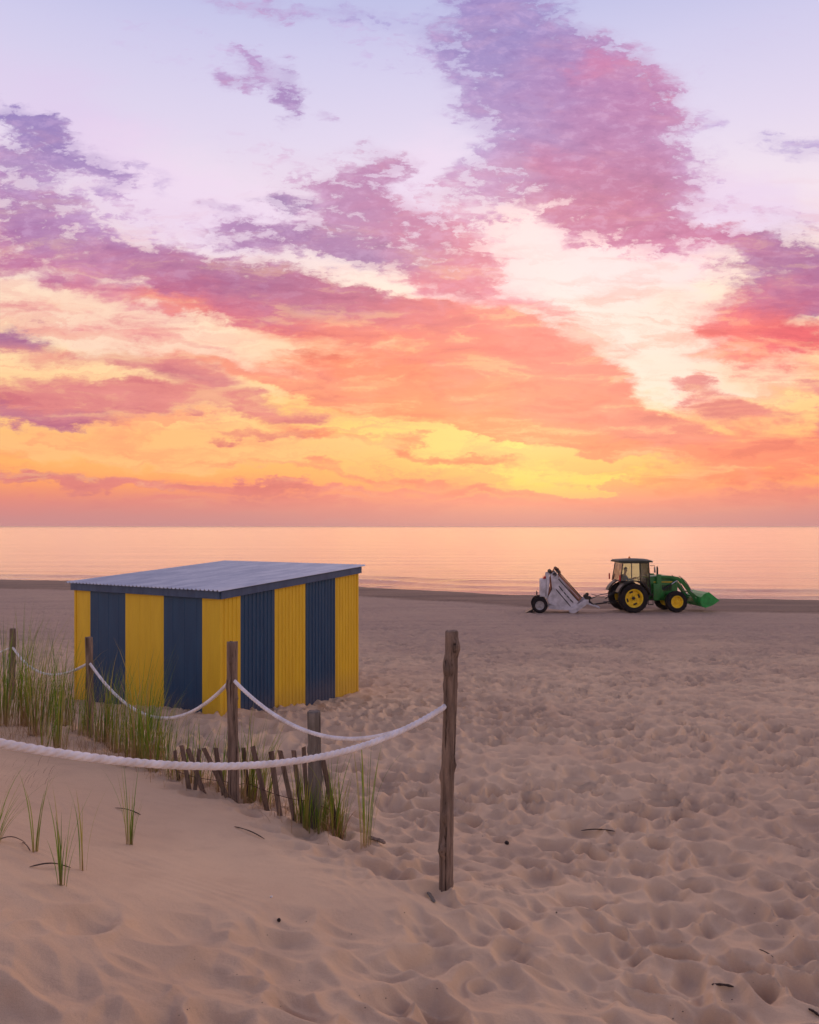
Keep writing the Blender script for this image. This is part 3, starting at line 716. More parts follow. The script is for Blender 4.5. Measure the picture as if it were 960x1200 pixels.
# ------------------------------------------------------------------ slat fence
sf = empty('slat_fence', hit(340, 950), 0, 'low broken fence of dark leaning slats half buried along the dune edge', 'slat fence')
sfl = Vector(sf.location)
slats = [  # top x,y  bottom x,y  depth  width
    (214, 873, 222, 925, 8.9, .045), (221, 877, 238, 928, 8.8, .05), (240, 876, 266, 934, 8.7, .05), (254, 876, 262, 932, 8.6, .045), (286, 876, 292, 938, 8.4, .045),
    (297, 874, 313, 950, 8.1, .05), (318, 880, 328, 956, 7.9, .05), (329, 880, 345, 962, 7.75, .045), (344, 880, 356, 966, 7.6, .042), (356, 876, 362, 968, 7.6, .04),
    (378, 892, 396, 978, 7.3, .05), (271, 890, 276, 934, 8.55, .04), (232, 880, 229, 926, 8.95, .04), (205, 880, 210, 915, 9.1, .04)]
q6 = random.Random(31)
for tx, ty, bx, by, Y, w in slats:
    gb = hit(bx, by); Yb = gb.y if abs(gb.y-Y) < 2.5 else Y
    T = Vector(((tx-480)/F*Yb, Yb+q6.uniform(-.05, .05), CAMZ-(ty-617)/F*Yb)); B = Vector(((bx-480)/F*Yb, Yb, CAMZ-(by-617)/F*Yb))
    d = (T-B).normalized(); a = d.cross(Vector((0, 1, 0))).normalized(); a = (a+Vector((0, q6.uniform(-.25, .25), 0))).normalized(); t_ = a.cross(d).normalized()
    mb = MB(); rg = []; w = w*1.05
    for i in range(9):
        f = i/8; c = (B-d*.35).lerp(T, f)+a*.004*math.sin(f*5+tx)-sfl; ww = w*.5*(1+.06*q6.uniform(-1, 1)); k = .4 if i == 8 else 0
        rg.append([c-a*ww-t_*.005+d*q6.uniform(0, .03)*k, c+a*ww-t_*.005+d*q6.uniform(-.05, .05)*k, c+a*ww+t_*.005+d*q6.uniform(-.05, .05)*k, c-a*ww+t_*.005])
    mb.ring_tube(rg); mb.build('slat', wood_dark, sf, smooth=0)
wirem = simple('rusty_wire', lin(92, 66, 56), .8, .4)
mb = MB(); wp = []
for tx, ty, bx, by, Y, w in sorted(slats, key=lambda s: s[0]):
    gb = hit(bx, by); f = .33; px, py = bx+(tx-bx)*f, by+(ty-by)*f; Yb = gb.y if abs(gb.y-Y) < 2.5 else Y
    wp.append(Vector(((px-480)/F*Yb, Yb-.012, CAMZ-(py-617)/F*Yb))-sfl)
mb.tube(wp, .0035, 5); mb.build('wire', wirem, sf)

# ------------------------------------------------------------------ dune grass
def leafmat():
    m, g, b = material('grass_blade')
    at = g.node('ShaderNodeAttribute', attribute_name='tint').outputs['Color']
    tc = g.node('ShaderNodeTexCoord').outputs['Object']; n = g.noise(tc, 40, 2, .5)
    col = g.vm('MULTIPLY', at, g.node('ShaderNodeCombineXYZ', {0: g.m('MULTIPLY_ADD', n, .5, .75), 1: g.m('MULTIPLY_ADD', n, .5, .75), 2: .95}).outputs[0])
    g.l.new(col, b.inputs['Base Color']); put(b, Roughness=.5)
    tr = g.node('ShaderNodeBsdfTranslucent'); g.l.new(col, tr.inputs[0])
    mx = g.node('ShaderNodeMixShader', {0: .35, 1: b.outputs[0], 2: tr.outputs[0]})
    g.l.new(mx.outputs[0], m.node_tree.nodes['Material Output'].inputs[0]); return m
gmat = leafmat()
GREEN = [lin(104, 138, 40)[:3], lin(124, 154, 44)[:3], lin(84, 118, 38)[:3], lin(150, 158, 58)[:3], lin(172, 164, 86)[:3]]
TAN = [lin(176, 144, 104)[:3], lin(158, 120, 92)[:3], lin(190, 160, 120)[:3]]
def blade(mb, base, h, az, lean, w, gc, tc_, curl, seg=8, q=rnd):
    ca, sa = math.cos(az), math.sin(az); px_, py_ = -sa, ca; p = Vector(base); th = lean*.35; vs = []
    tw = q.uniform(-.6, .6); n0 = len(mb.v)
    if mb.c is None: mb.c = []
    for i in range(seg+1):
        f = i/seg; ww = w*(.75+.5*f if f < .3 else (1-((f-.3)/.7)**1.6)*.9+.03)
        ta = az+math.pi/2+tw*f; a = Vector((math.cos(ta), math.sin(ta), 0))
        vs += [p-a*ww*.5, p+Vector((ca, sa, 0))*(-ww*.18), p+a*ww*.5]
        k = min(1, f*3.2); c = [tc_[j]*(1-k)+gc[j]*k for j in range(3)]
        if f > .85: c = [c[j]*(1-(f-.85)*3)+tc_[j]*(f-.85)*3 for j in range(3)]
        mb.c += [c]*3
        th = lean*.35+lean*f*.9+curl*f**2.2
        p = p+Vector((ca*math.sin(th), sa*math.sin(th), math.cos(th)))*(h/seg)
    fs = []
    for i in range(seg):
        fs += [(3*i, 3*i+1, 3*i+4, 3*i+3), (3*i+1, 3*i+2, 3*i+5, 3*i+4)]
    mb.add(vs, fs)
def tuft(loc, n, h, spread, seed, lean=.28, w=.006, dead=.15, wind=.15):
    q = random.Random(seed); mb = MB(); mb.c = []
    for i in range(n):
        az = q.uniform(0, 6.283); r = spread*math.sqrt(q.random())
        bx, by = r*math.cos(az), r*math.sin(az)
        dz = hz1(loc.x+bx, loc.y+by)-loc.z
        az2 = az+q.uniform(-.8, .8); hh = h*q.uniform(.45, 1.05); d = q.random() < dead
        L = lean*q.uniform(.1, 1.3)*(1.9 if d else 1); gc = q.choice(TAN) if d else q.choice(GREEN)
        vx, vy = math.sin(L)*math.cos(az2)+wind, math.sin(L)*math.sin(az2)
        blade(mb, (bx, by, dz-.06), hh*(.7 if d else 1)+.06, math.atan2(vy, vx), math.hypot(vx, vy), w*q.uniform(.6, 1.15), gc, q.choice(TAN), q.uniform(0, .9) if q.random() < .45 else q.uniform(0, .25), q=q)
    o = mb.build('grass_tuft', gmat, None, smooth=0); o.location = loc; return o
iso = [  # px, py, height px, blades, label
    (152, 990, 84, 13, 'bright green young grass tuft alone on the dune with a dark stick behind it'),
    (73, 1038, 92, 12, 'thin upright grass tuft growing through a dark curved stick'),
    (98, 1020, 92, 5, 'pair of tall thin grass blades beside the grass tuft with the dark curved stick'),
    (41, 998, 92, 8, 'thin brownish grass tuft near the left edge with a bare root beside it'),
    (-6, 985, 90, 16, 'leaning grass tuft cut off by the left edge of the picture'),
    (429, 990, 105, 14, 'upright grass tuft beside a wood chip at the right end of the slat fence'),
]
GR = 'single grass tufts on the sand'
for i, (px, py, hp, nb_, lb) in enumerate(iso):
    l = hit(px, py); sc = l.y/F
    o = tuft(l, int(nb_*1.1), hp*sc*1.28, .022 if i < 5 else .05, 100+i, lean=.24 if i != 4 else .5, w=.0105, dead=.05, wind=.03 if i != 4 else .45)
    tag(o, lb, 'grass tuft', GR)
# the row along the crest: (px, py of foot, height in px, blades, spread)
row = [(6, 850, 108, 60, .20), (30, 850, 112, 60, .16), (44, 862, 110, 55, .16), (60, 838, 70, 34, .2), (76, 850, 92, 44, .16), (92, 858, 70, 34, .16), (110, 866, 70, 36, .2),
       (70, 880, 90, 26, .10), (122, 870, 84, 44, .16), (136, 882, 96, 44, .15), (152, 886, 80, 44, .16), (168, 896, 118, 80, .17), (180, 902, 90, 50, .14), (196, 896, 70, 34, .15),
       (206, 910, 60, 28, .14), (224, 918, 62, 22, .12), (240, 922, 60, 18, .10), (262, 928, 70, 26, .10), (300, 938, 84, 34, .10), (312, 942, 64, 22, .09), (290, 934, 96, 30, .10),
       (352, 964, 60, 16, .07), (380, 972, 66, 34, .09), (392, 978, 72, 34, .08), (360, 970, 66, 26, .06), (374, 975, 50, 22, .06), (400, 982, 60, 18, .06), (-20, 856, 100, 50, .2), (18, 828, 60, 30, .25), (50, 880, 60, 14, .1)]
def where(px):
    for x, w_ in ((36, 'before the farthest post'), (100, 'left of the slim post'), (150, 'between the slim post and the navy stripe of the hut'),
                  (190, 'before the yellow stripe of the hut'), (250, 'left of the split post among slats'), (330, 'at the foot of the split post'), (999, 'at the foot of the short grey post')):
        if px < x: return w_
gcount = {}
for i, (px, py, hp, nb_, sp) in enumerate(row):
    l = hit(px, py); Y = min(max(l.y, 6.9), 12.5)
    if l.y > Y+.3: l = Vector(((px-480)/F*Y, Y, hz1((px-480)/F*Y, Y)))
    o = tuft(l, int(nb_*1.25), hp*l.y/F*1.3, sp*.8, 300+i, lean=.26, w=.012, dead=.25, wind=.10)
    if 190 > px >= 160 and hp > 100: tag(o, 'tallest and thickest green grass clump, before the yellow stripe of the hut', 'grass tuft', 'grass tufts in the row along the dune')
    else: tag(o, 'green and straw grass clump '+where(px), 'grass tuft', 'grass tufts in the row along the dune, '+where(px))
# dry stems lying at the foot of the row
q = random.Random(55); mb = MB(); mb.c = []
for i in range(900):
    px = q.uniform(-20, 400); py0 = np.interp(px, [-20, 60, 130, 200, 273, 368, 400], [858, 872, 884, 908, 928, 966, 974])+q.gauss(0, 6)
    l = hit(px, float(py0))
    if l.y > 13: continue
    blade(mb, (l.x, l.y, l.z-.01), q.uniform(.10, .34), q.uniform(0, 6.28), q.uniform(.8, 1.35), .005, q.choice(TAN), q.choice(TAN), q.uniform(0, .5), 5, q)
for i in range(24):
    px = q.uniform(-10, 60); l = hit(px, q.uniform(893, 925)); blade(mb, (l.x, l.y, l.z+.004), q.uniform(.15, .4), q.uniform(-.7, .2), 1.35, .004, lin(120, 84, 74)[:3], lin(110, 80, 70)[:3], .25, 5, q)
o = mb.build('dry_grass', gmat, None, smooth=0); tag(o, 'dry straw stems scattered on the sand at the foot of the dune grass', 'dry grass', kind='stuff')

# ------------------------------------------------------------------ things lying on the sand
driftm = wood('driftwood', lin(58, 46, 42), lin(86, 70, 62), lin(66, 54, 50), 2.)
def stick(p, q_, r, label, cat='stick', name='stick', bend=.01, mat=None, flat=.5, seed=1):
    A = hit(*p); B = hit(*q_); n = 9; q = random.Random(seed); rg = []
    d = (B-A).normalized(); a = d.cross(Vector((0, 0, 1))).normalized()
    lift = max(0., hz1(*A.lerp(B, .5).xy)-(A.z+B.z)/2-r*.4)
    for i in range(n):
        f = i/(n-1); c = A.lerp(B, f); c.z = A.z+(B.z-A.z)*f+r*flat*1.2+bend*math.sin(f*3.1)*2; c += a*bend*math.sin(f*3.1+1)
        c.z += lift
        rr = r*(.45 if i in (0, n-1) else 1)*q.uniform(.8, 1.15)
        rg.append([c+a*rr*math.cos(t)+Vector((0, 0, 1))*rr*flat*math.sin(t)-A for t in [2*math.pi*k/7 for k in range(7)]])
    mb = MB(); mb.ring_tube(rg); o = mb.build(name, mat or driftm, None, smooth=45); o.location = A
    return tag(o, label, cat)
stick((276, 969), (309, 984), .007, 'straight dark slat lying on the smooth dune below the slat fence', seed=2)
stick((34, 1016), (84, 1019), .008, 'dark curved stick lying under the thin grass tuft at lower left', bend=.015, seed=3)
stick((136, 947), (164, 956), .007, 'dark stick lying behind the bright green young tuft', seed=4)
stick((682, 977), (720, 978), .012, 'dark stick on the trodden sand right of the tallest post', seed=5)
stick((432, 986), (452, 992), .030, 'broken grey brown chunk of wood beside the last grass tuft', 'wood chunk', 'wood_chunk', 0.004, wood_brown, .6, 6)
stick((502, 1047), (509, 1059), .017, 'pale grey splinter of wood near the foot of the tallest post', 'wood chip', 'wood_chip', 0.002, wood_grey, .35, 7)
stick((834, 1155), (860, 1159), .011, 'dark pod shaped piece of driftwood in the lower right sand', 'driftwood', 'driftwood', .004, None, .7, 8)
stick((948, 1184), (960, 1193), .011, 'thin dark wood chip at the bottom right corner', 'wood chip', 'wood_chip', .003, None, .6, 9)
stick((890, 1113), (906, 1124), .005, 'tiny dark twig on the sand at lower right', 'twig', 'twig', .004, None, .7, 10)
stick((-4, 985), (30, 990), .004, 'thin bare root on the sand beside the brownish tuft', 'root', 'root', .02, wirem, .8, 11)
stick((28, 988), (34, 999), .004, 'curved end of a bare root sticking from the sand', 'root', 'root', .01, wirem, .8, 12)
def lump(px, py, r, label, cat, name, mat, seed, sq=.6):
    l = hit(px, py); q = random.Random(seed); mb = MB(); rg = []
    for i in range(7):
        ph = -math.pi/2+math.pi*i/6; rr = max(.05, math.cos(ph))
        rg.append([(r*rr*math.cos(t)*q.uniform(.8, 1.2), r*rr*.8*math.sin(t)*q.uniform(.8, 1.2), r*sq*math.sin(ph)) for t in [2*math.pi*k/9 for k in range(9)]])
    mb.ring_tube(rg); o = mb.build(name, mat, None, smooth=60); o.location = (l.x, l.y, l.z+r*sq*.6); o.rotation_euler = (q.uniform(-.2, .2), 0, q.uniform(0, 6))
    return tag(o, label, cat)
shellm = simple('shell_white', lin(225, 215, 205), .4, 0, .1)
darkm = simple('dark_weed', lin(48, 38, 36), .9, 0, .3, 40, .4)
lump(594, 989, .030, 'dark round lump of weed on the trodden sand', 'weed', 'seaweed_clump', darkm, 1)
lump(318, 1052, .013, 'small white shell on the smooth dune', 'shell', 'shell', shellm, 2)
lump(327, 1081, .012, 'small dark husk just below the white shell', 'husk', 'seed_husk', darkm, 3, 1.1)
lump(41, 679, .22, 'left one of two small dark lumps on the far sand crest', 'weed', 'seaweed_clump', darkm, 4, .8)
lump(62, 679, .22, 'right one of two small dark lumps on the far sand crest', 'weed', 'seaweed_clump', darkm, 5, .8)
peb = MB(); q = random.Random(77)
for i in range(70):
    px, py = q.uniform(200, 980), q.uniform(930, 1195)
    if px < 500 and py < 1040: continue
    l = hit(px, py); r = q.uniform(.0015, .005)*q.choice((.6, .8, 1.2))
    rg = [[(l.x+r*k*math.cos(t)*1.3, l.y+r*k*math.sin(t), l.z+z) for t in [2*math.pi*j/5 for j in range(5)]] for k, z in ((.6, -.001), (1, r*.5), (.5, r))]
    peb.ring_tube(rg)
tag(peb.build('debris', darkm, None), 'tiny dark specks of weed and shell strewn over the trodden sand', 'debris', kind='stuff')
# ------------------------------------------------------------------ tractor with loader
green = simple('green_paint', lin(26, 112, 44), .35, 0, .2, 3, 0, .5)
green2 = simple('green_bucket_paint', lin(36, 150, 66), .45, 0, .25, 5)
yelw = simple('yellow_wheel_paint', lin(238, 200, 30), .4, 0, .15, 6)
rubber = simple('tyre_rubber', lin(38, 36, 38), .85, 0, .3, 12, .3, .2)
blackp = simple('black_frame', lin(24, 24, 26), .5, 0, .3, 6)
darkmet = simple('dark_metal', lin(52, 48, 48), .55, .5, .3, 8)
seatm = simple('seat_vinyl', lin(40, 38, 36), .7)
chrome = simple('cylinder_rod', lin(190, 190, 195), .2, .9, .1)
redm = simple('red_lens', lin(190, 30, 24), .3)
ambm = simple('amber_lens', lin(230, 130, 30), .3)
lampm = simple('lamp_glass', lin(225, 225, 220), .15, 0, .05)
mirm = simple('mirror_glass', lin(200, 200, 205), .08, .9, .05)
glassm, g, b = material('cab_glass')
lw = g.node('ShaderNodeFresnel', {0: 1.45}); tr = g.node('ShaderNodeBsdfTransparent', {0: (.84, .89, .80, 1)}); gl = g.node('ShaderNodeBsdfGlossy', {0: (1, 1, 1, 1), 1: .03})
n = g.noise(g.node('ShaderNodeTexCoord').outputs['Object'], 5, 3); mx = g.node('ShaderNodeMixShader', {0: g.m('MULTIPLY', lw.outputs[0], g.m('MULTIPLY_ADD', n, .4, .8)), 1: tr.outputs[0], 2: gl.outputs[0]})
g.l.new(mx.outputs[0], glassm.node_tree.nodes['Material Output'].inputs[0])

def wheel(parent, x, y, z, Rr, w, rim, out, lugs, yel_m, slots=4, tyre_m=None):
    """out = +1/-1: side (y) the dish faces"""
    c = (x, y, z)
    mb = MB()                                                        # dished disc = the wheel itself
    mb.lathe_y([(.001, out*w*.10), (rim*.30, out*w*.12), (rim*.38, out*w*.02), (rim*.80, out*w*.02), (rim*.90, out*w*.14), (rim*.90, out*w*.08), (rim*.78, -out*w*.05), (.001, -out*w*.05)], c, 40)
    wh = mb.build('wheel', yel_m, parent)
    mb = MB(); mb.lathe_y([(rim*.90, -w*.42), (rim*1.02, -w*.45), (rim*1.05, -w*.38), (rim*.98, 0), (rim*1.05, w*.38), (rim*1.02, w*.45), (rim*.90, w*.42), (rim*.88, w*.2), (rim*.88, -w*.2)], c, 40)
    mb.build('rim', yel_m, wh)
    mb = MB(); tw = w/2; r0 = rim*1.0
    prof = [(r0, -tw*.80), (r0+(Rr-r0)*.35, -tw*1.02), (r0+(Rr-r0)*.72, -tw*1.0), (Rr*.955, -tw*.82), (Rr*.965, 0), (Rr*.955, tw*.82), (r0+(Rr-r0)*.72, tw*1.0), (r0+(Rr-r0)*.35, tw*1.02), (r0, tw*.80)]
    mb.lathe_y(prof, c, 56)
    for k in range(lugs):
        for sd in (-1, 1):
            t = 2*math.pi*(k+(.5 if sd > 0 else 0))/lugs
            pts = []
            for (yy, dt, rr) in ((0, .5, Rr), (sd*tw*.9, -.35, Rr*.975), (sd*tw*1.03, -.55, Rr*.88)):
                tt = t+dt*2*math.pi/lugs; pts.append((tt, yy, rr))
            dth = .30*2*math.pi/lugs*.5
            rg = []
            for tt, yy, rr in pts:
                rg.append([(x+r_*math.cos(tt+s_), y+yy, z+r_*math.sin(tt+s_)) for r_, s_ in ((rr*.94, -dth), (rr*.94, dth), (rr, dth*.7), (rr, -dth*.7))])
            mb.ring_tube(rg)
    mb.build('tyre', rubber, wh, smooth=40)
    yo = y+out*w*.028
    for k in range(slots):
        t0 = 2*math.pi*k/slots+.35; ring = []
        for f in (0, .25, .5, .75, 1):
            t = t0+(f-.5)*.62; ring.append((x+rim*.80*math.cos(t), z+rim*.80*math.sin(t)))
        for f in (1, .5, 0):
            t = t0+(f-.5)*.62; ring.append((x+rim*.60*math.cos(t), z+rim*.60*math.sin(t)))
        mb = MB(); mb.prism(ring, yo-.004, yo+.004); mb.build('rim_slot', blackp, wh, smooth=0)
    mb = MB(); mb.lathe_y([(.001, out*w*.30), (rim*.16, out*w*.28), (rim*.20, out*w*.1), (.001, out*w*.1)], c, 20)
    for k in range(6):
        t = k*math.pi/3; mb.lathe_y([(.001, out*w*.14), (rim*.035, out*w*.14), (rim*.035, out*w*.08), (.001, out*w*.08)], (x+rim*.28*math.cos(t), y, z+rim*.28*math.sin(t)), 6)
    mb.build('hub', darkmet if slots else yel_m, wh)
    return wh

HEAD = R(5)
ex, ey = math.cos(HEAD), math.sin(HEAD)
TW = .86                                                              # half track
Y0 = 45.7; X0 = (742-480)/F*Y0
trx, try_ = X0-ey*TW, Y0+ex*TW
zg = CAMZ-(719-617)/F*Y0
zt_ = min(hz1(X0, Y0), hz1(X0+2.5*ex, Y0+2.5*ey))+.0
tractor = empty('tractor', (trx, try_, zt_), HEAD, 'green tractor with cab and front loader, driver aboard, parked side on near the water', 'tractor')
T = tractor
for sd in (-1, 1):
    wheel(T, 0, sd*TW, .82, .83, .46, .50, sd, 22, yelw, 4)
    wheel(T, 2.50, sd*(TW-.05), .60, .61, .38, .34, sd, 18, yelw, 0)
# chassis
mb = MB(); mb.box(-.45, .9, -.30, .30, .55, 1.15); mb.box(.9, 2.75, -.22, .22, .62, .98); mb.box(2.25, 2.75, -.28, .28, .50, .72)
mb.build('chassis', green, T, bevel=.03)
for x, nm, z, r in ((0, 'rear_axle', .82, .13), (2.5, 'front_axle', .60, .08)):
    mb = MB(); mb.tube([(x, -TW+.1, z), (x, -.3, z), (x, .3, z), (x, TW-.1, z)], [r*.8, r, r, r*.8], 12); mb.build(nm, green if x else blackp, T)
# hood
def loft_x(secs, mat, name, parent, **k):
    """sections (x, half width, z0, z1, top half width)"""
    rg = []
    for x, hw, z0, z1, tw_ in secs:
        r = min(.08, hw*.3); rg.append([(x, -hw, z0), (x, -hw*1.0, z0+(z1-z0)*.6), (x, -tw_, z1-r*.5), (x, -tw_+r, z1), (x, 0, z1+.02), (x, tw_-r, z1), (x, tw_, z1-r*.5), (x, hw*1.0, z0+(z1-z0)*.6), (x, hw, z0)])
    mb = MB(); mb.ring_tube(rg); return mb.build(name, mat, parent, **k)
hood = loft_x([(1.02, .44, 1.05, 1.98, .40), (1.25, .42, 1.02, 2.02, .38), (1.9, .40, 1.0, 2.04, .35), (2.45, .37, 1.0, 1.99, .32), (2.72, .33, 1.0, 1.90, .28), (2.80, .28, 1.02, 1.75, .22)], green, 'hood', T)
for sd in (-1, 1):
    mb = MB(); mb.box(1.35, 2.45, sd*.415-.006, sd*.415+.006, 1.66, 1.70); mb.build('hood_stripe', yelw, hood, smooth=0)
    mb = MB()
    for k in range(7): mb.box(1.75+k*.1, 1.80+k*.1, sd*.412-.008, sd*.412+.008, 1.18, 1.50)
    mb.build('side_grille', blackp, hood, smooth=0)
mb = MB(); mb.box(2.79, 2.83, -.24, .24, 1.08, 1.62); mb.build('front_grille', blackp, hood, bevel=.01)
for sd in (-1, 1):
    mb = MB(); mb.box(2.76, 2.82, sd*.18-.07, sd*.18+.07, 1.64, 1.74); mb.build('headlight', lampm, hood, bevel=.01)
mb = MB(); mb.tube([(1.62, -.30, 1.95), (1.62, -.30, 2.15), (1.62, -.30, 2.45), (1.60, -.30, 2.56)], [.05, .055, .05, .03], 12); mb.build('exhaust_pipe', blackp, T)
# cab
cab = empty('cab', (0, 0, 0)); bpy.data.objects.remove(cab)
mb = MB(); mb.box(-.62, 1.12, -.62, .62, 1.02, 1.16)
cabf = mb.build('cab', blackp, T, bevel=.02)
mb = MB()
def bar(mb, a, b_, w=.07): mb.tube([a, b_], w*.46, 4)
for sd in (-1, 1):
    yb, yt = sd*.70, sd*.64
    bar(mb, (-.66, yb, 1.75), (-.50, yt, 2.80)); bar(mb, (.50, yb, 1.15), (.46, yt, 2.80)); bar(mb, (1.10, sd*.60, 1.15), (.98, yt, 2.80))
    bar(mb, (-.50, yt, 2.78), (.98, yt, 2.78)); bar(mb, (-.66, yb, 1.75), (.50, yb, 1.75), .06); bar(mb, (.50, yb, 1.15), (1.10, sd*.60, 1.15), .06)
for z, x in ((1.75, -.66), (2.78, -.50)): bar(mb, (x, -.68, z), (x, .68, z), .06)
bar(mb, (.98, -.64, 2.78), (.98, .64, 2.78), .06); bar(mb, (1.06, -.6, 1.95), (1.06, .6, 1.95), .06)
mb.build('cab_frame', blackp, cabf, smooth=0)
def pane(vs, name='window'):
    vs = [Vector(v) for v in vs]; nrm = (vs[1]-vs[0]).cross(vs[2]-vs[0]).normalized()*.006; n = len(vs)
    mb = MB(); mb.add([v-nrm for v in vs]+[v+nrm for v in vs], [tuple(range(n)), tuple(reversed(range(n, 2*n)))]+[(i, i+n, (i+1) % n+n, (i+1) % n) for i in range(n)])
    return mb.build(name, glassm, cabf, smooth=0)
for sd in (-1, 1):
    pane([(-.62, sd*.70, 1.79), (.46, sd*.70, 1.79), (.43, sd*.64, 2.74), (-.47, sd*.64, 2.74)], 'side_window')
    pane([(.54, sd*.695, 1.20), (1.06, sd*.60, 1.20), (.95, sd*.635, 2.74), (.50, sd*.64, 2.74)], 'door_window')
pane([(1.10, -.56, 1.25), (1.10, .56, 1.25), (.985, .60, 2.74), (.985, -.60, 2.74)], 'windscreen')
pane([(-.655, -.64, 1.80), (-.655, .64, 1.80), (-.51, .60, 2.74), (-.51, -.60, 2.74)], 'rear_window')
roofp = simple('dark_green_roof', lin(40, 52, 44), .5)
rf = loft_x([(-.78, .62, 2.82, 2.90, .58), (-.70, .74, 2.80, 2.95, .68), (.3, .78, 2.80, 3.0, .70), (.95, .76, 2.80, 2.97, .68), (1.20, .70, 2.80, 2.90, .62)], roofp, 'roof', T)
mb = MB(); mb.lathe_y([(.001, 0), (.06, 0), (.06, .01), (.001, .01)], (.1, 0, 3.03), 10); mb.tube([(.1, 0, 3.0), (.1, 0, 3.08), (.1, 0, 3.12)], [.05, .05, .02], 10); mb.build('beacon', ambm, rf)
for sd in (-1, 1):
    mb = MB(); mb.box(1.16, 1.24, sd*.5-.08, sd*.5+.08, 2.80, 2.90); mb.build('work_lamp', lampm, rf, bevel=.01)
mb = MB(); mb.box(-.40, .12, -.25, .25, 1.30, 1.50); mb.prism([(-.42, 1.45), (-.27, 1.45), (-.33, 2.12), (-.46, 2.12)], -.23, .23); mb.build('seat', seatm, T, bevel=.04)
mb = MB(); mb.tube([(.95, 0, 1.2), (.72, 0, 1.86)], .04, 8); mb.tube([(.70+.09*math.cos(t)*1, .20*math.sin(t), 1.90+.19*math.cos(t)*.75) for t in [2*math.pi*k/20 for k in range(21)]], .017, 6); mb.tube([(.62, 0, 1.78), (.78, 0, 2.02)], .014, 5)
mb.build('steering_wheel', blackp, T)
mb = MB(); mb.box(.85, 1.06, -.3, .3, 1.2, 1.9); mb.build('dashboard', blackp, T, bevel=.05)
# fenders
for sd in (-1, 1):
    mb = MB(); rg = []; ya, yb = sd*(TW-.26), sd*(TW+.22)
    for k in range(19):
        t = R(10)+R(150)*k/18; ra, rb = .93, 1.0
        rg.append([(ra*math.cos(t), ya, .82+ra*math.sin(t)), (ra*math.cos(t), yb, .82+ra*math.sin(t)), (rb*math.cos(t), yb, .82+rb*math.sin(t)), (rb*math.cos(t), ya, .82+rb*math.sin(t))])
    mb.ring_tube(rg); fe = mb.build('fender', blackp, T, smooth=30)
    mb = MB(); mb.box(-.80, -.74, sd*(TW+.02)-.05, sd*(TW+.02)+.05, 1.78, 2.12); mb.build('tail_light', redm, fe, bevel=.01)
    # step and ladder
    mb = MB(); mb.box(.92, 1.22, sd*.62-.14, sd*.62+.14, .95, .99); mb.box(.95, 1.20, sd*.66-.13, sd*.66+.13, .68, .72); mb.box(.97, 1.18, sd*.68-.12, sd*.68+.12, .42, .46)
    mb.box(.92, .95, sd*.72-.02, sd*.72+.02, .42, 1.15); mb.box(1.19, 1.22, sd*.72-.02, sd*.72+.02, .42, 1.15); mb.build('step', blackp, T, smooth=0)
    mb = MB(); mb.box(1.26, 1.62, sd*.50-.16, sd*.50+.16, .66, 1.60); mb.build('fuel_tank', green, T, bevel=.05)
    mb = MB(); mb.tube([(1.06, sd*.64, 2.62), (1.22, sd*.92, 2.62), (1.22, sd*.92, 2.52)], .016, 6); mm = mb.build('mirror_arm', blackp, T)
    mb = MB(); mb.box(1.20, 1.25, sd*.92-.09, sd*.92+.09, 2.24, 2.56); mb.build('mirror', mirm, mm, bevel=.015)
# loader
def beam(pts, y, w, mat, name, parent, hw=.04):
    """box-section beam through x,z points; w = list of depths"""
    rg = []
    for i, (x, z) in enumerate(pts):
        a = Vector(pts[max(i-1, 0)]); b_ = Vector(pts[min(i+1, len(pts)-1)]); d = (b_-a).normalized(); nx, nz = -d.y, d.x; h = w[i]/2
        rg.append([(x-nx*h, y-hw, z-nz*h), (x+nx*h, y-hw, z+nz*h), (x+nx*h, y+hw, z+nz*h), (x-nx*h, y+hw, z-nz*h)])
    mb = MB(); mb.ring_tube(rg); return mb.build(name, mat, parent, smooth=20, bevel=.008)
for sd in (-1, 1):
    y = sd*.52
    mb = MB(); mb.prism([(1.50, .78), (1.95, .78), (1.78, 1.35), (1.74, 2.12), (1.50, 2.12), (1.46, 1.4)], y-.05, y+.05); mb.box(1.5, 1.95, min(sd*.2, y), max(sd*.2, y), .80, .98)
    mb.build('loader_mast', green, T, bevel=.012)
    arm = beam([(1.60, 1.98), (2.20, 1.96), (2.72, 1.88), (3.05, 1.62), (3.52, .98), (3.88, .42)], y, [.13, .17, .20, .20, .16, .11], green, 'loader_arm', T, .045)
    mb = MB(); mb.tube([(1.72, y, 1.18), (2.35, y, 1.55)], .05, 10); b0 = mb.build('lift_cylinder', blackp, T)
    mb = MB(); mb.tube([(2.30, y, 1.52), (2.72, y, 1.80)], .028, 8); mb.build('cylinder_rod', chrome, b0)
    mb = MB(); mb.tube([(2.92, y+sd*.02, 1.92), (3.42, y+sd*.02, 1.25)], .045, 10); b0 = mb.build('tilt_cylinder', green, T)
    mb = MB(); mb.tube([(3.38, y+sd*.02, 1.30), (3.78, y+sd*.02, .86)], .026, 8); mb.build('cylinder_rod', chrome, b0)
    mb = MB(); mb.tube([(2.80, y, 2.02), (3.18, y, 1.72), (3.60, y, 1.08)], .022, 6); mb.build('hydraulic_hose', blackp, arm)
    beam([(3.55, 1.06), (3.76, .86), (4.02, .72)], y+sd*.06, [.08, .10, .07], green, 'bell_crank', T, .02)
mb = MB(); mb.tube([(3.40, -.52, 1.12), (3.40, .52, 1.12)], .05, 10); mb.build('cross_tube', green, T)
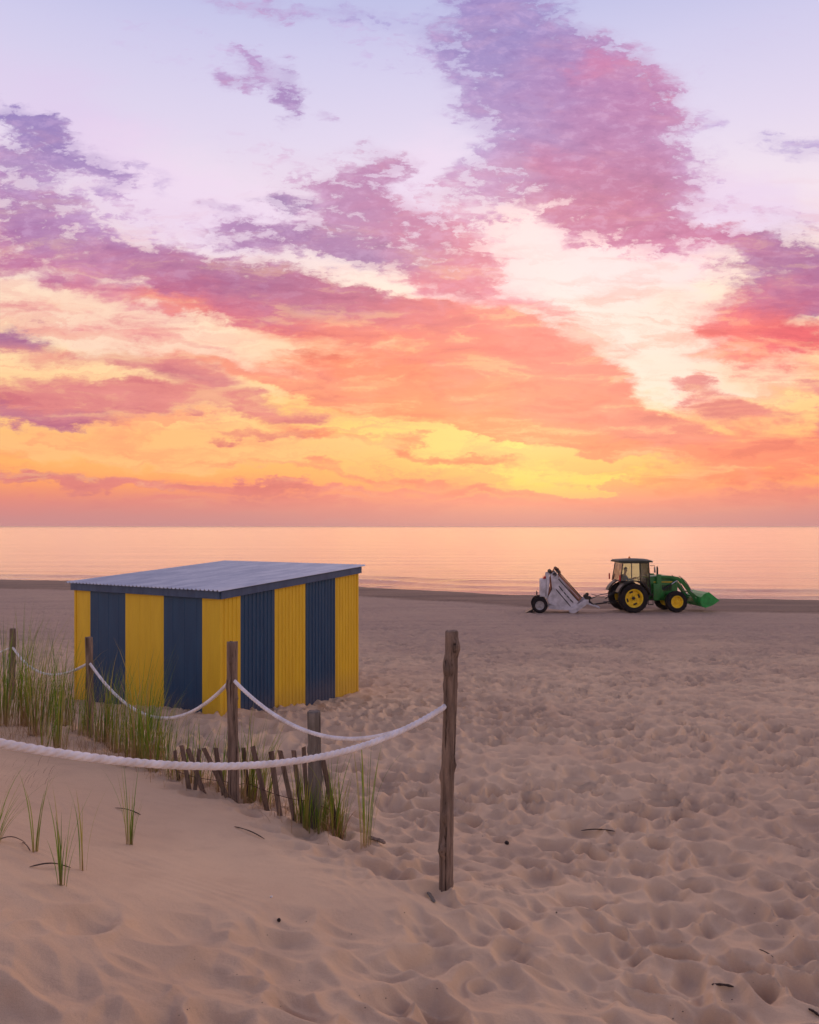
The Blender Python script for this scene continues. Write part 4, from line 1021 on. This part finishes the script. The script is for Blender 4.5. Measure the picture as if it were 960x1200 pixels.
# bucket: curled shell with side plates and cutting edge
mb = MB(); prof = [(4.92, .66), (4.55, .42), (4.12, .27), (3.92, .36), (3.84, .60), (3.92, .86), (4.06, 1.02), (4.30, 1.12)]
inn = [(4.90, .69), (4.53, .46), (4.14, .32), (3.97, .40), (3.90, .60), (3.97, .83), (4.09, .97), (4.31, 1.07)]
BW = .98
mb.prism(prof+inn[::-1], -BW, BW)
bucket = mb.build('bucket', green2, T, smooth=0)
for sd in (-1, 1):
    mb = MB(); mb.prism([(4.94, .66), (4.55, .40), (4.12, .25), (3.90, .35), (3.82, .60), (3.90, .87), (4.05, 1.04), (4.32, 1.14)], sd*(BW+.004), sd*(BW+.024)); mb.build('side_plate', green2, bucket, smooth=0)
mb = MB(); mb.box(3.72, 3.90, -.62, .62, .48, .78); mb.build('bucket_mount', green, bucket, bevel=.02)
# rear hitch
for sd in (-1, 1):
    mb = MB(); mb.tube([(-.35, sd*.25, .62), (-.85, sd*.36, .52), (-1.28, sd*.40, .50)], .035, 8); mb.build('lift_arm', blackp, T)
mb = MB(); mb.tube([(-.45, 0, 1.1), (-1.0, 0, .95), (-1.3, 0, .72)], .03, 8); mb.build('top_link', blackp, T)
mb = MB(); mb.tube([(-.5, .22, 1.3), (-.95, .2, .92), (-1.5, .1, .82), (-2.1, 0, .98)], .018, 6); mb.build('hydraulic_hose', blackp, T)

# ------------------------------------------------------------------ driver, one skinned body
def skinned(name, joints, edges, mat, parent=None, root=0, lvl=2):
    me = bpy.data.meshes.new(name); me.from_pydata([j[0] for j in joints], edges, []); me.update()
    me.materials.append(mat); o = bpy.data.objects.new(name, me); COL.objects.link(o)
    if parent is not None: o.parent = parent
    md = o.modifiers.new('skin', 'SKIN'); md.use_smooth_shade = True
    for i, j in enumerate(joints):
        sv = me.skin_vertices[0].data[i]; sv.radius = (j[1], j[2] if len(j) > 2 else j[1]); sv.use_root = (i == root)
    s_ = o.modifiers.new('sub', 'SUBSURF'); s_.levels = lvl; s_.render_levels = lvl
    return o
skinc = simple('skin', lin(176, 120, 96), .55); shirt = simple('blue_shirt', lin(62, 92, 140), .85); pants = simple('dark_trousers', lin(44, 48, 60), .9); hairm = simple('dark_hair', lin(40, 30, 24), .8)
hip = Vector((-.18, 0, 1.58))
J = [((-.18, 0, 1.58), .145, .12), ((-.20, 0, 1.75), .14, .11), ((-.20, 0, 1.93), .165, .12), ((-.18, 0, 2.06), .12, .09), ((-.16, 0, 2.14), .055), ((-.13, 0, 2.22), .075), ((-.12, 0, 2.32), .098), ((-.13, 0, 2.41), .07)]
E = [(0, 1), (1, 2), (2, 3), (3, 4), (4, 5), (5, 6), (6, 7)]
for sd in (-1, 1):
    n0 = len(J); J += [((-.18, sd*.17, 2.03), .06), ((-.05, sd*.24, 1.80), .047), ((.24, sd*.20, 1.82), .036), ((.50, sd*.17, 1.90), .028), ((.58, sd*.165, 1.93), .034)]
    E += [(3, n0)]+[(n0+k, n0+k+1) for k in range(4)]
    n0 = len(J); J += [((-.10, sd*.11, 1.55), .095), ((.32, sd*.15, 1.60), .072), ((.46, sd*.15, 1.40), .055), ((.52, sd*.15, 1.22), .042), ((.66, sd*.15, 1.20), .04)]
    E += [(0, n0)]+[(n0+k, n0+k+1) for k in range(4)]
driver = empty('person', T.matrix_basis @ Vector((-.18, 0, 1.5)) if False else (0, 0, 0))
bpy.data.objects.remove(driver)
body = skinned('person', [((Vector(j[0])-hip),)+tuple(j[1:]) for j in J], E, skinc, None, 0, 1)
bw = Matrix.Translation(tractor.location) @ Matrix.Rotation(HEAD, 4, 'Z') @ hip
body.location = bw; body.rotation_euler = (0, 0, HEAD)
tag(body, 'person in a blue shirt sitting at the wheel inside the green tractor cab', 'person')
Js = [(Vector(J[k][0])-hip, J[k][1]*1.1, J[k][2]*1.12 if len(J[k]) > 2 else J[k][1]*1.1) for k in (0, 1, 2, 3)]
Es = [(0, 1), (1, 2), (2, 3)]
for sd, b0 in ((-1, 8), (1, 18)):
    n0 = len(Js); Js += [(Vector(J[b0][0])-hip, .070), (Vector(J[b0+1][0])-hip, .058), (Vector(J[b0+2][0])-hip, .046)]; Es += [(3, n0), (n0, n0+1), (n0+1, n0+2)]
skinned('shirt', Js, Es, shirt, body, 0, 1)
Jt = [(Vector((0, 0, 0)), .155, .13)]; Et = []
for sd, b0 in ((-1, 13), (1, 23)):
    n0 = len(Jt); Jt += [(Vector(J[b0+k][0])-hip, J[b0+k][1]*1.14) for k in range(4)]; Et += [(0, n0)]+[(n0+k, n0+k+1) for k in range(3)]
skinned('trousers', Jt, Et, pants, body, 0, 1)
mb = MB(); rg = []
for i in range(6):
    ph = R(5+85*i/5); rr = .112*math.cos(ph)+.002; zc = .80+.135*math.sin(ph)
    rg.append([(.045+rr*math.cos(t)*1.05, rr*.86*math.sin(t), zc-.02*math.cos(t)*-1) for t in [2*math.pi*k/14 for k in range(14)]])
mb.ring_tube(rg); mb.build('cap', hairm, body)
mb = MB(); mb.tube([(.13, 0, .735), (.165, 0, .705), (.14, 0, .695)], [.008, .014, .006], 6); mb.build('nose', skinc, body)
for sd in (-1, 1):
    mb = MB(); mb.tube([(.05, sd*.088, .76), (.045, sd*.10, .74), (.05, sd*.088, .71)], [.008, .014, .008], 6); mb.build('ear', skinc, body)
    mb = MB(); mb.tube([(.128, sd*.032, .752), (.139, sd*.032, .752)], [.012, .008], 6); mb.build('eye', blackp, body)

# ------------------------------------------------------------------ towed beach cleaner
whitep = simple('white_paint_worn', lin(196, 194, 198), .6, 0, .22, 4)
grit = simple('grimy_conveyor', lin(150, 104, 84), .8, .1, .3, 14)
cx0 = 632.6; Dc = -(742-cx0)/F*Y0                                     # metres behind the tractor's rear wheel
wl = Vector((X0, Y0, 0))+Vector((ex, ey, 0))*(Dc*1.0/ (ex+ey*0))
k_ = (cx0-480)/F; tpar = (k_*Y0-X0)/(ex-k_*ey); wl = Vector((X0+ex*tpar, Y0+ey*tpar, 0))
CW = .80
cl_z = hz1(wl.x, wl.y)
CH = R(-7); hx, hy = math.cos(CH), math.sin(CH)
cleaner = empty('beach_cleaner', (wl.x-hy*CW, wl.y+hx*CW, cl_z), CH, 'white towed sand sifting machine with steep conveyor and rear bin hitched behind the tractor', 'beach cleaner')
Cn = cleaner
def zc(cx, cy): return ((cx-265)/201.6, (605-cy)/201.6)
rimw = simple('grey_rim', lin(170, 168, 168), .5, .2)
for sd in (-1, 1): wheel(Cn, 0, sd*CW, .43, .44, .28, .24, sd, 20, rimw, 0)
mb = MB(); mb.tube([(0, -CW+.1, .43), (0, CW-.1, .43)], .05, 10); mb.build('axle', darkmet, Cn)
side = [zc(395, 165), zc(440, 150), zc(475, 235), zc(672, 470), zc(640, 560), zc(600, 575), zc(470, 550), zc(430, 350), zc(400, 300)]
HW = .60
for sd in (-1, 1):
    y = sd*HW
    mb = MB(); mb.prism([zc(382, 165), zc(440, 140), zc(482, 200), zc(690, 478), zc(640, 570), zc(480, 552)], y-.02, y+.02); sp = mb.build('side_panel', whitep, Cn, smooth=0, bevel=.006)
    yo = y+sd*.03
    mb = MB(); mb.tube([(*[zc(445, 340)[0], yo], zc(445, 340)[1]), (zc(605, 530)[0], yo, zc(605, 530)[1])], .022, 4); mb.build('brace', darkmet, sp, smooth=0)
    mb = MB()
    for a0, a1 in (((478, 305), (520, 360)), ((532, 372), (556, 402)), ((566, 412), (590, 440)), ((598, 450), (632, 486))):
        p = zc(*a0); q_ = zc(*a1); mb.tube([(p[0], yo-.005*sd, p[1]), (q_[0], yo-.005*sd, q_[1])], .028, 4)
    mb.build('dark_marking', blackp, sp, smooth=0)
    mb = MB(); mb.prism([zc(468, 228), zc(478, 222), zc(690, 462), zc(682, 470)], y-.03, y+.03); mb.build('edge_rail', blackp, sp, smooth=0)
    # rear upright and under panel
    mb = MB(); mb.prism([zc(338, 165), zc(375, 160), zc(372, 300), zc(350, 440), zc(325, 440)], y-.05, y+.05); mb.build('upright', whitep, Cn, bevel=.008)
    mb = MB(); mb.prism([zc(395, 355), zc(440, 345), zc(470, 548), zc(370, 500), zc(350, 450)], y-.015+sd*.03, y+.015+sd*.03); mb.build('lower_panel', whitep, Cn, smooth=0)
    mb = MB(); pts = [zc(*p) for p in ((585, 590), (600, 560), (760, 450), (800, 455), (800, 490), (660, 600), (620, 608))]; mb.prism(pts, y-.04+sd*.07, y+.04+sd*.07); mb.build('pickup_shield', whitep, Cn, smooth=30, bevel=.012)
    mb = MB(); mb.prism([zc(370, 520), zc(620, 545), zc(620, 575), zc(360, 560)], y-.04, y+.04); mb.build('frame_rail', whitep, Cn, smooth=0, bevel=.006)
    mb = MB(); mb.prism([zc(388, 190), zc(405, 190), zc(440, 520), zc(425, 520)], y+sd*.045-.015, y+sd*.045+.015); mb.build('frame_post', whitep, Cn, smooth=0)
# conveyor: inclined box with slats standing proud of the side panels
mb = MB(); a, b_ = Vector(zc(478, 185)), Vector(zc(718, 448)); d = (b_-a).normalized(); n_ = Vector((-d.y, d.x))*-1
if n_.y < 0: n_ = -n_
P4 = [a-n_*.30, b_-n_*.18, b_+n_*.06, a+n_*.08]; mb.prism([(p.x, p.y) for p in P4], -HW-.012, HW+.012); conv = mb.build('conveyor', grit, Cn, smooth=0)
mb = MB()
for k in range(22):
    c = a.lerp(b_, (k+.5)/22); w_ = d*.018
    mb.prism([tuple(c-w_+n_*.02), tuple(c+w_+n_*.02), tuple(c+w_+n_*.075), tuple(c-w_+n_*.075)], -HW+.05, HW-.05)
mb.build('conveyor_slats', darkmet, conv, smooth=0)
for sd in (-1, 1):
    mb = MB(); mb.prism([tuple(a+n_*.10), tuple(b_+n_*.08), tuple(b_+n_*.12), tuple(a+n_*.14)], sd*HW-.025, sd*HW+.025); mb.build('conveyor_rail', blackp, conv, smooth=0)
    mb = MB(); mb.prism([tuple(a-n_*.06+d*.05), tuple(b_-n_*.06-d*.1), tuple(b_-n_*.03-d*.1), tuple(a-n_*.03+d*.05)], sd*(HW+.02)-.012, sd*(HW+.02)+.012); mb.build('edge_trim', whitep, conv, smooth=0)
# bin
mb = MB(); pts = [zc(272, 240), zc(300, 228), zc(345, 228), zc(345, 425), zc(270, 425)]; mb.prism(pts, -HW-.05, HW+.05); bn_ = mb.build('bin', whitep, Cn, bevel=.02)
mb = MB(); mb.prism([zc(300, 226), zc(340, 226), zc(336, 198), zc(318, 198)], -.5, .5); mb.build('red_cover', redm, bn_, bevel=.01)
mb = MB(); mb.tube([(zc(238, 425)[0], -.5, zc(238, 425)[1]), (zc(238, 425)[0], .5, zc(238, 425)[1])], .03, 8)
for y in (-.5, .5): mb.tube([(zc(238, 390)[0], y, zc(0, 375)[1]), (zc(238, 430)[0], y, zc(0, 430)[1]), (zc(275, 430)[0], y, zc(0, 425)[1])], .025, 6)
mb.build('rear_bumper', blackp, bn_)
# drive gear on top
for (px, py, r, nm) in ((385, 150, .11, 'drive_roller'), (452, 118, .10, 'drive_roller'), (480, 152, .10, 'drive_roller'), (430, 175, .12, 'drive_roller')):
    p = zc(px, py); mb = MB(); mb.lathe_y([(.001, -HW-.02), (r, -HW-.02), (r, -HW+.16), (r*.6, -HW+.18), (r*.6, HW-.18), (r, HW-.16), (r, HW+.02), (.001, HW+.02)], (p[0], 0, p[1]), 18); mb.build(nm, darkmet, Cn)
mb = MB()
mb.tube([(zc(400, 150)[0], -.6, zc(0, 150)[1]), (zc(430, 100)[0], -.62, zc(0, 104)[1]), (zc(470, 108)[0], -.62, zc(0, 108)[1]), (zc(492, 150)[0], -.6, zc(0, 150)[1]), (zc(470, 210)[0], -.6, zc(0, 210)[1])], .03, 8); mb.build('hydraulic_hose', grit, Cn)
p = zc(385, 290); mb = MB(); mb.tube([(zc(378, 200)[0], -.5, zc(0, 200)[1]), (zc(392, 300)[0], -.55, zc(0, 300)[1]), (zc(362, 400)[0], -.5, zc(0, 410)[1])], .07, 10); mb.build('drive_shaft', grit, Cn)
mb = MB(); p = zc(500, 205); mb.prism([zc(455, 185), zc(500, 175), zc(510, 215), zc(470, 240)], -.3, .3); mb.build('gear_housing', darkmet, Cn, bevel=.02)
# pickup reel, hitch parts
p = zc(650, 560); mb = MB(); mb.lathe_y([(.001, -HW), (.17, -HW), (.17, HW), (.001, HW)], (p[0], 0, p[1]), 20); reel = mb.build('pickup_reel', darkmet, Cn)
mb = MB()
for k in range(10):
    for j in range(7):
        t = 2*math.pi*(k+.5*(j % 2))/10; y = -HW+.1+j*.21; mb.tube([(p[0]+.16*math.cos(t), y, p[1]+.16*math.sin(t)), (p[0]+.25*math.cos(t-.2), y, p[1]+.25*math.sin(t-.2))], .012, 4)
mb.build('tines', blackp, reel, smooth=0)
for px, py, r, y in ((775, 420, .13, -.35), (820, 440, .10, -.1), (800, 405, .09, .2)):
    p = zc(px, py); mb = MB(); mb.lathe_y([(.001, -.12), (r, -.12), (r, .12), (.001, .12)], (p[0], y, p[1]), 14); mb.tube([(p[0], y, p[1]), (p[0]+.02, y, p[1]-.3)], .04, 6); mb.build('hydraulic_motor', blackp, Cn)
for sd in (-1, 1):
    mb = MB(); a_ = zc(790, 500); m1 = zc(850, 520); m2 = zc(930, 550); mb.tube([(a_[0], sd*.55, a_[1]), (m1[0], sd*.42, m1[1]), (m2[0], sd*.22, m2[1])], .045, 8); mb.build('drawbar_arm', whitep, Cn)
def hitch(x, y, z):
    w = Matrix.Translation(tractor.location) @ Matrix.Rotation(HEAD, 4, 'Z') @ Vector((x, y, z))
    return (Matrix.Translation(cleaner.location) @ Matrix.Rotation(CH, 4, 'Z')).inverted() @ w
mb = MB(); a_ = zc(820, 480)
mb.tube([(a_[0], 0, a_[1]), (zc(860, 500)[0], 0, zc(0, 515)[1]), hitch(-1.9, 0, .42), hitch(-1.2, 0, .50)], .045, 8); mb.build('drawbar', darkmet, Cn)
mb = MB(); mb.tube([(a_[0], .1, a_[1]+.12), hitch(-2.2, 0, .7), hitch(-1.6, 0, .95), hitch(-.6, 0, 1.1)], .022, 6); mb.build('hydraulic_line', blackp, Cn)
mb = MB(); mb.prism([zc(105, 612), zc(185, 565), zc(200, 575), zc(180, 608)], -HW, HW); mb.build('levelling_blade', blackp, Cn, smooth=0)
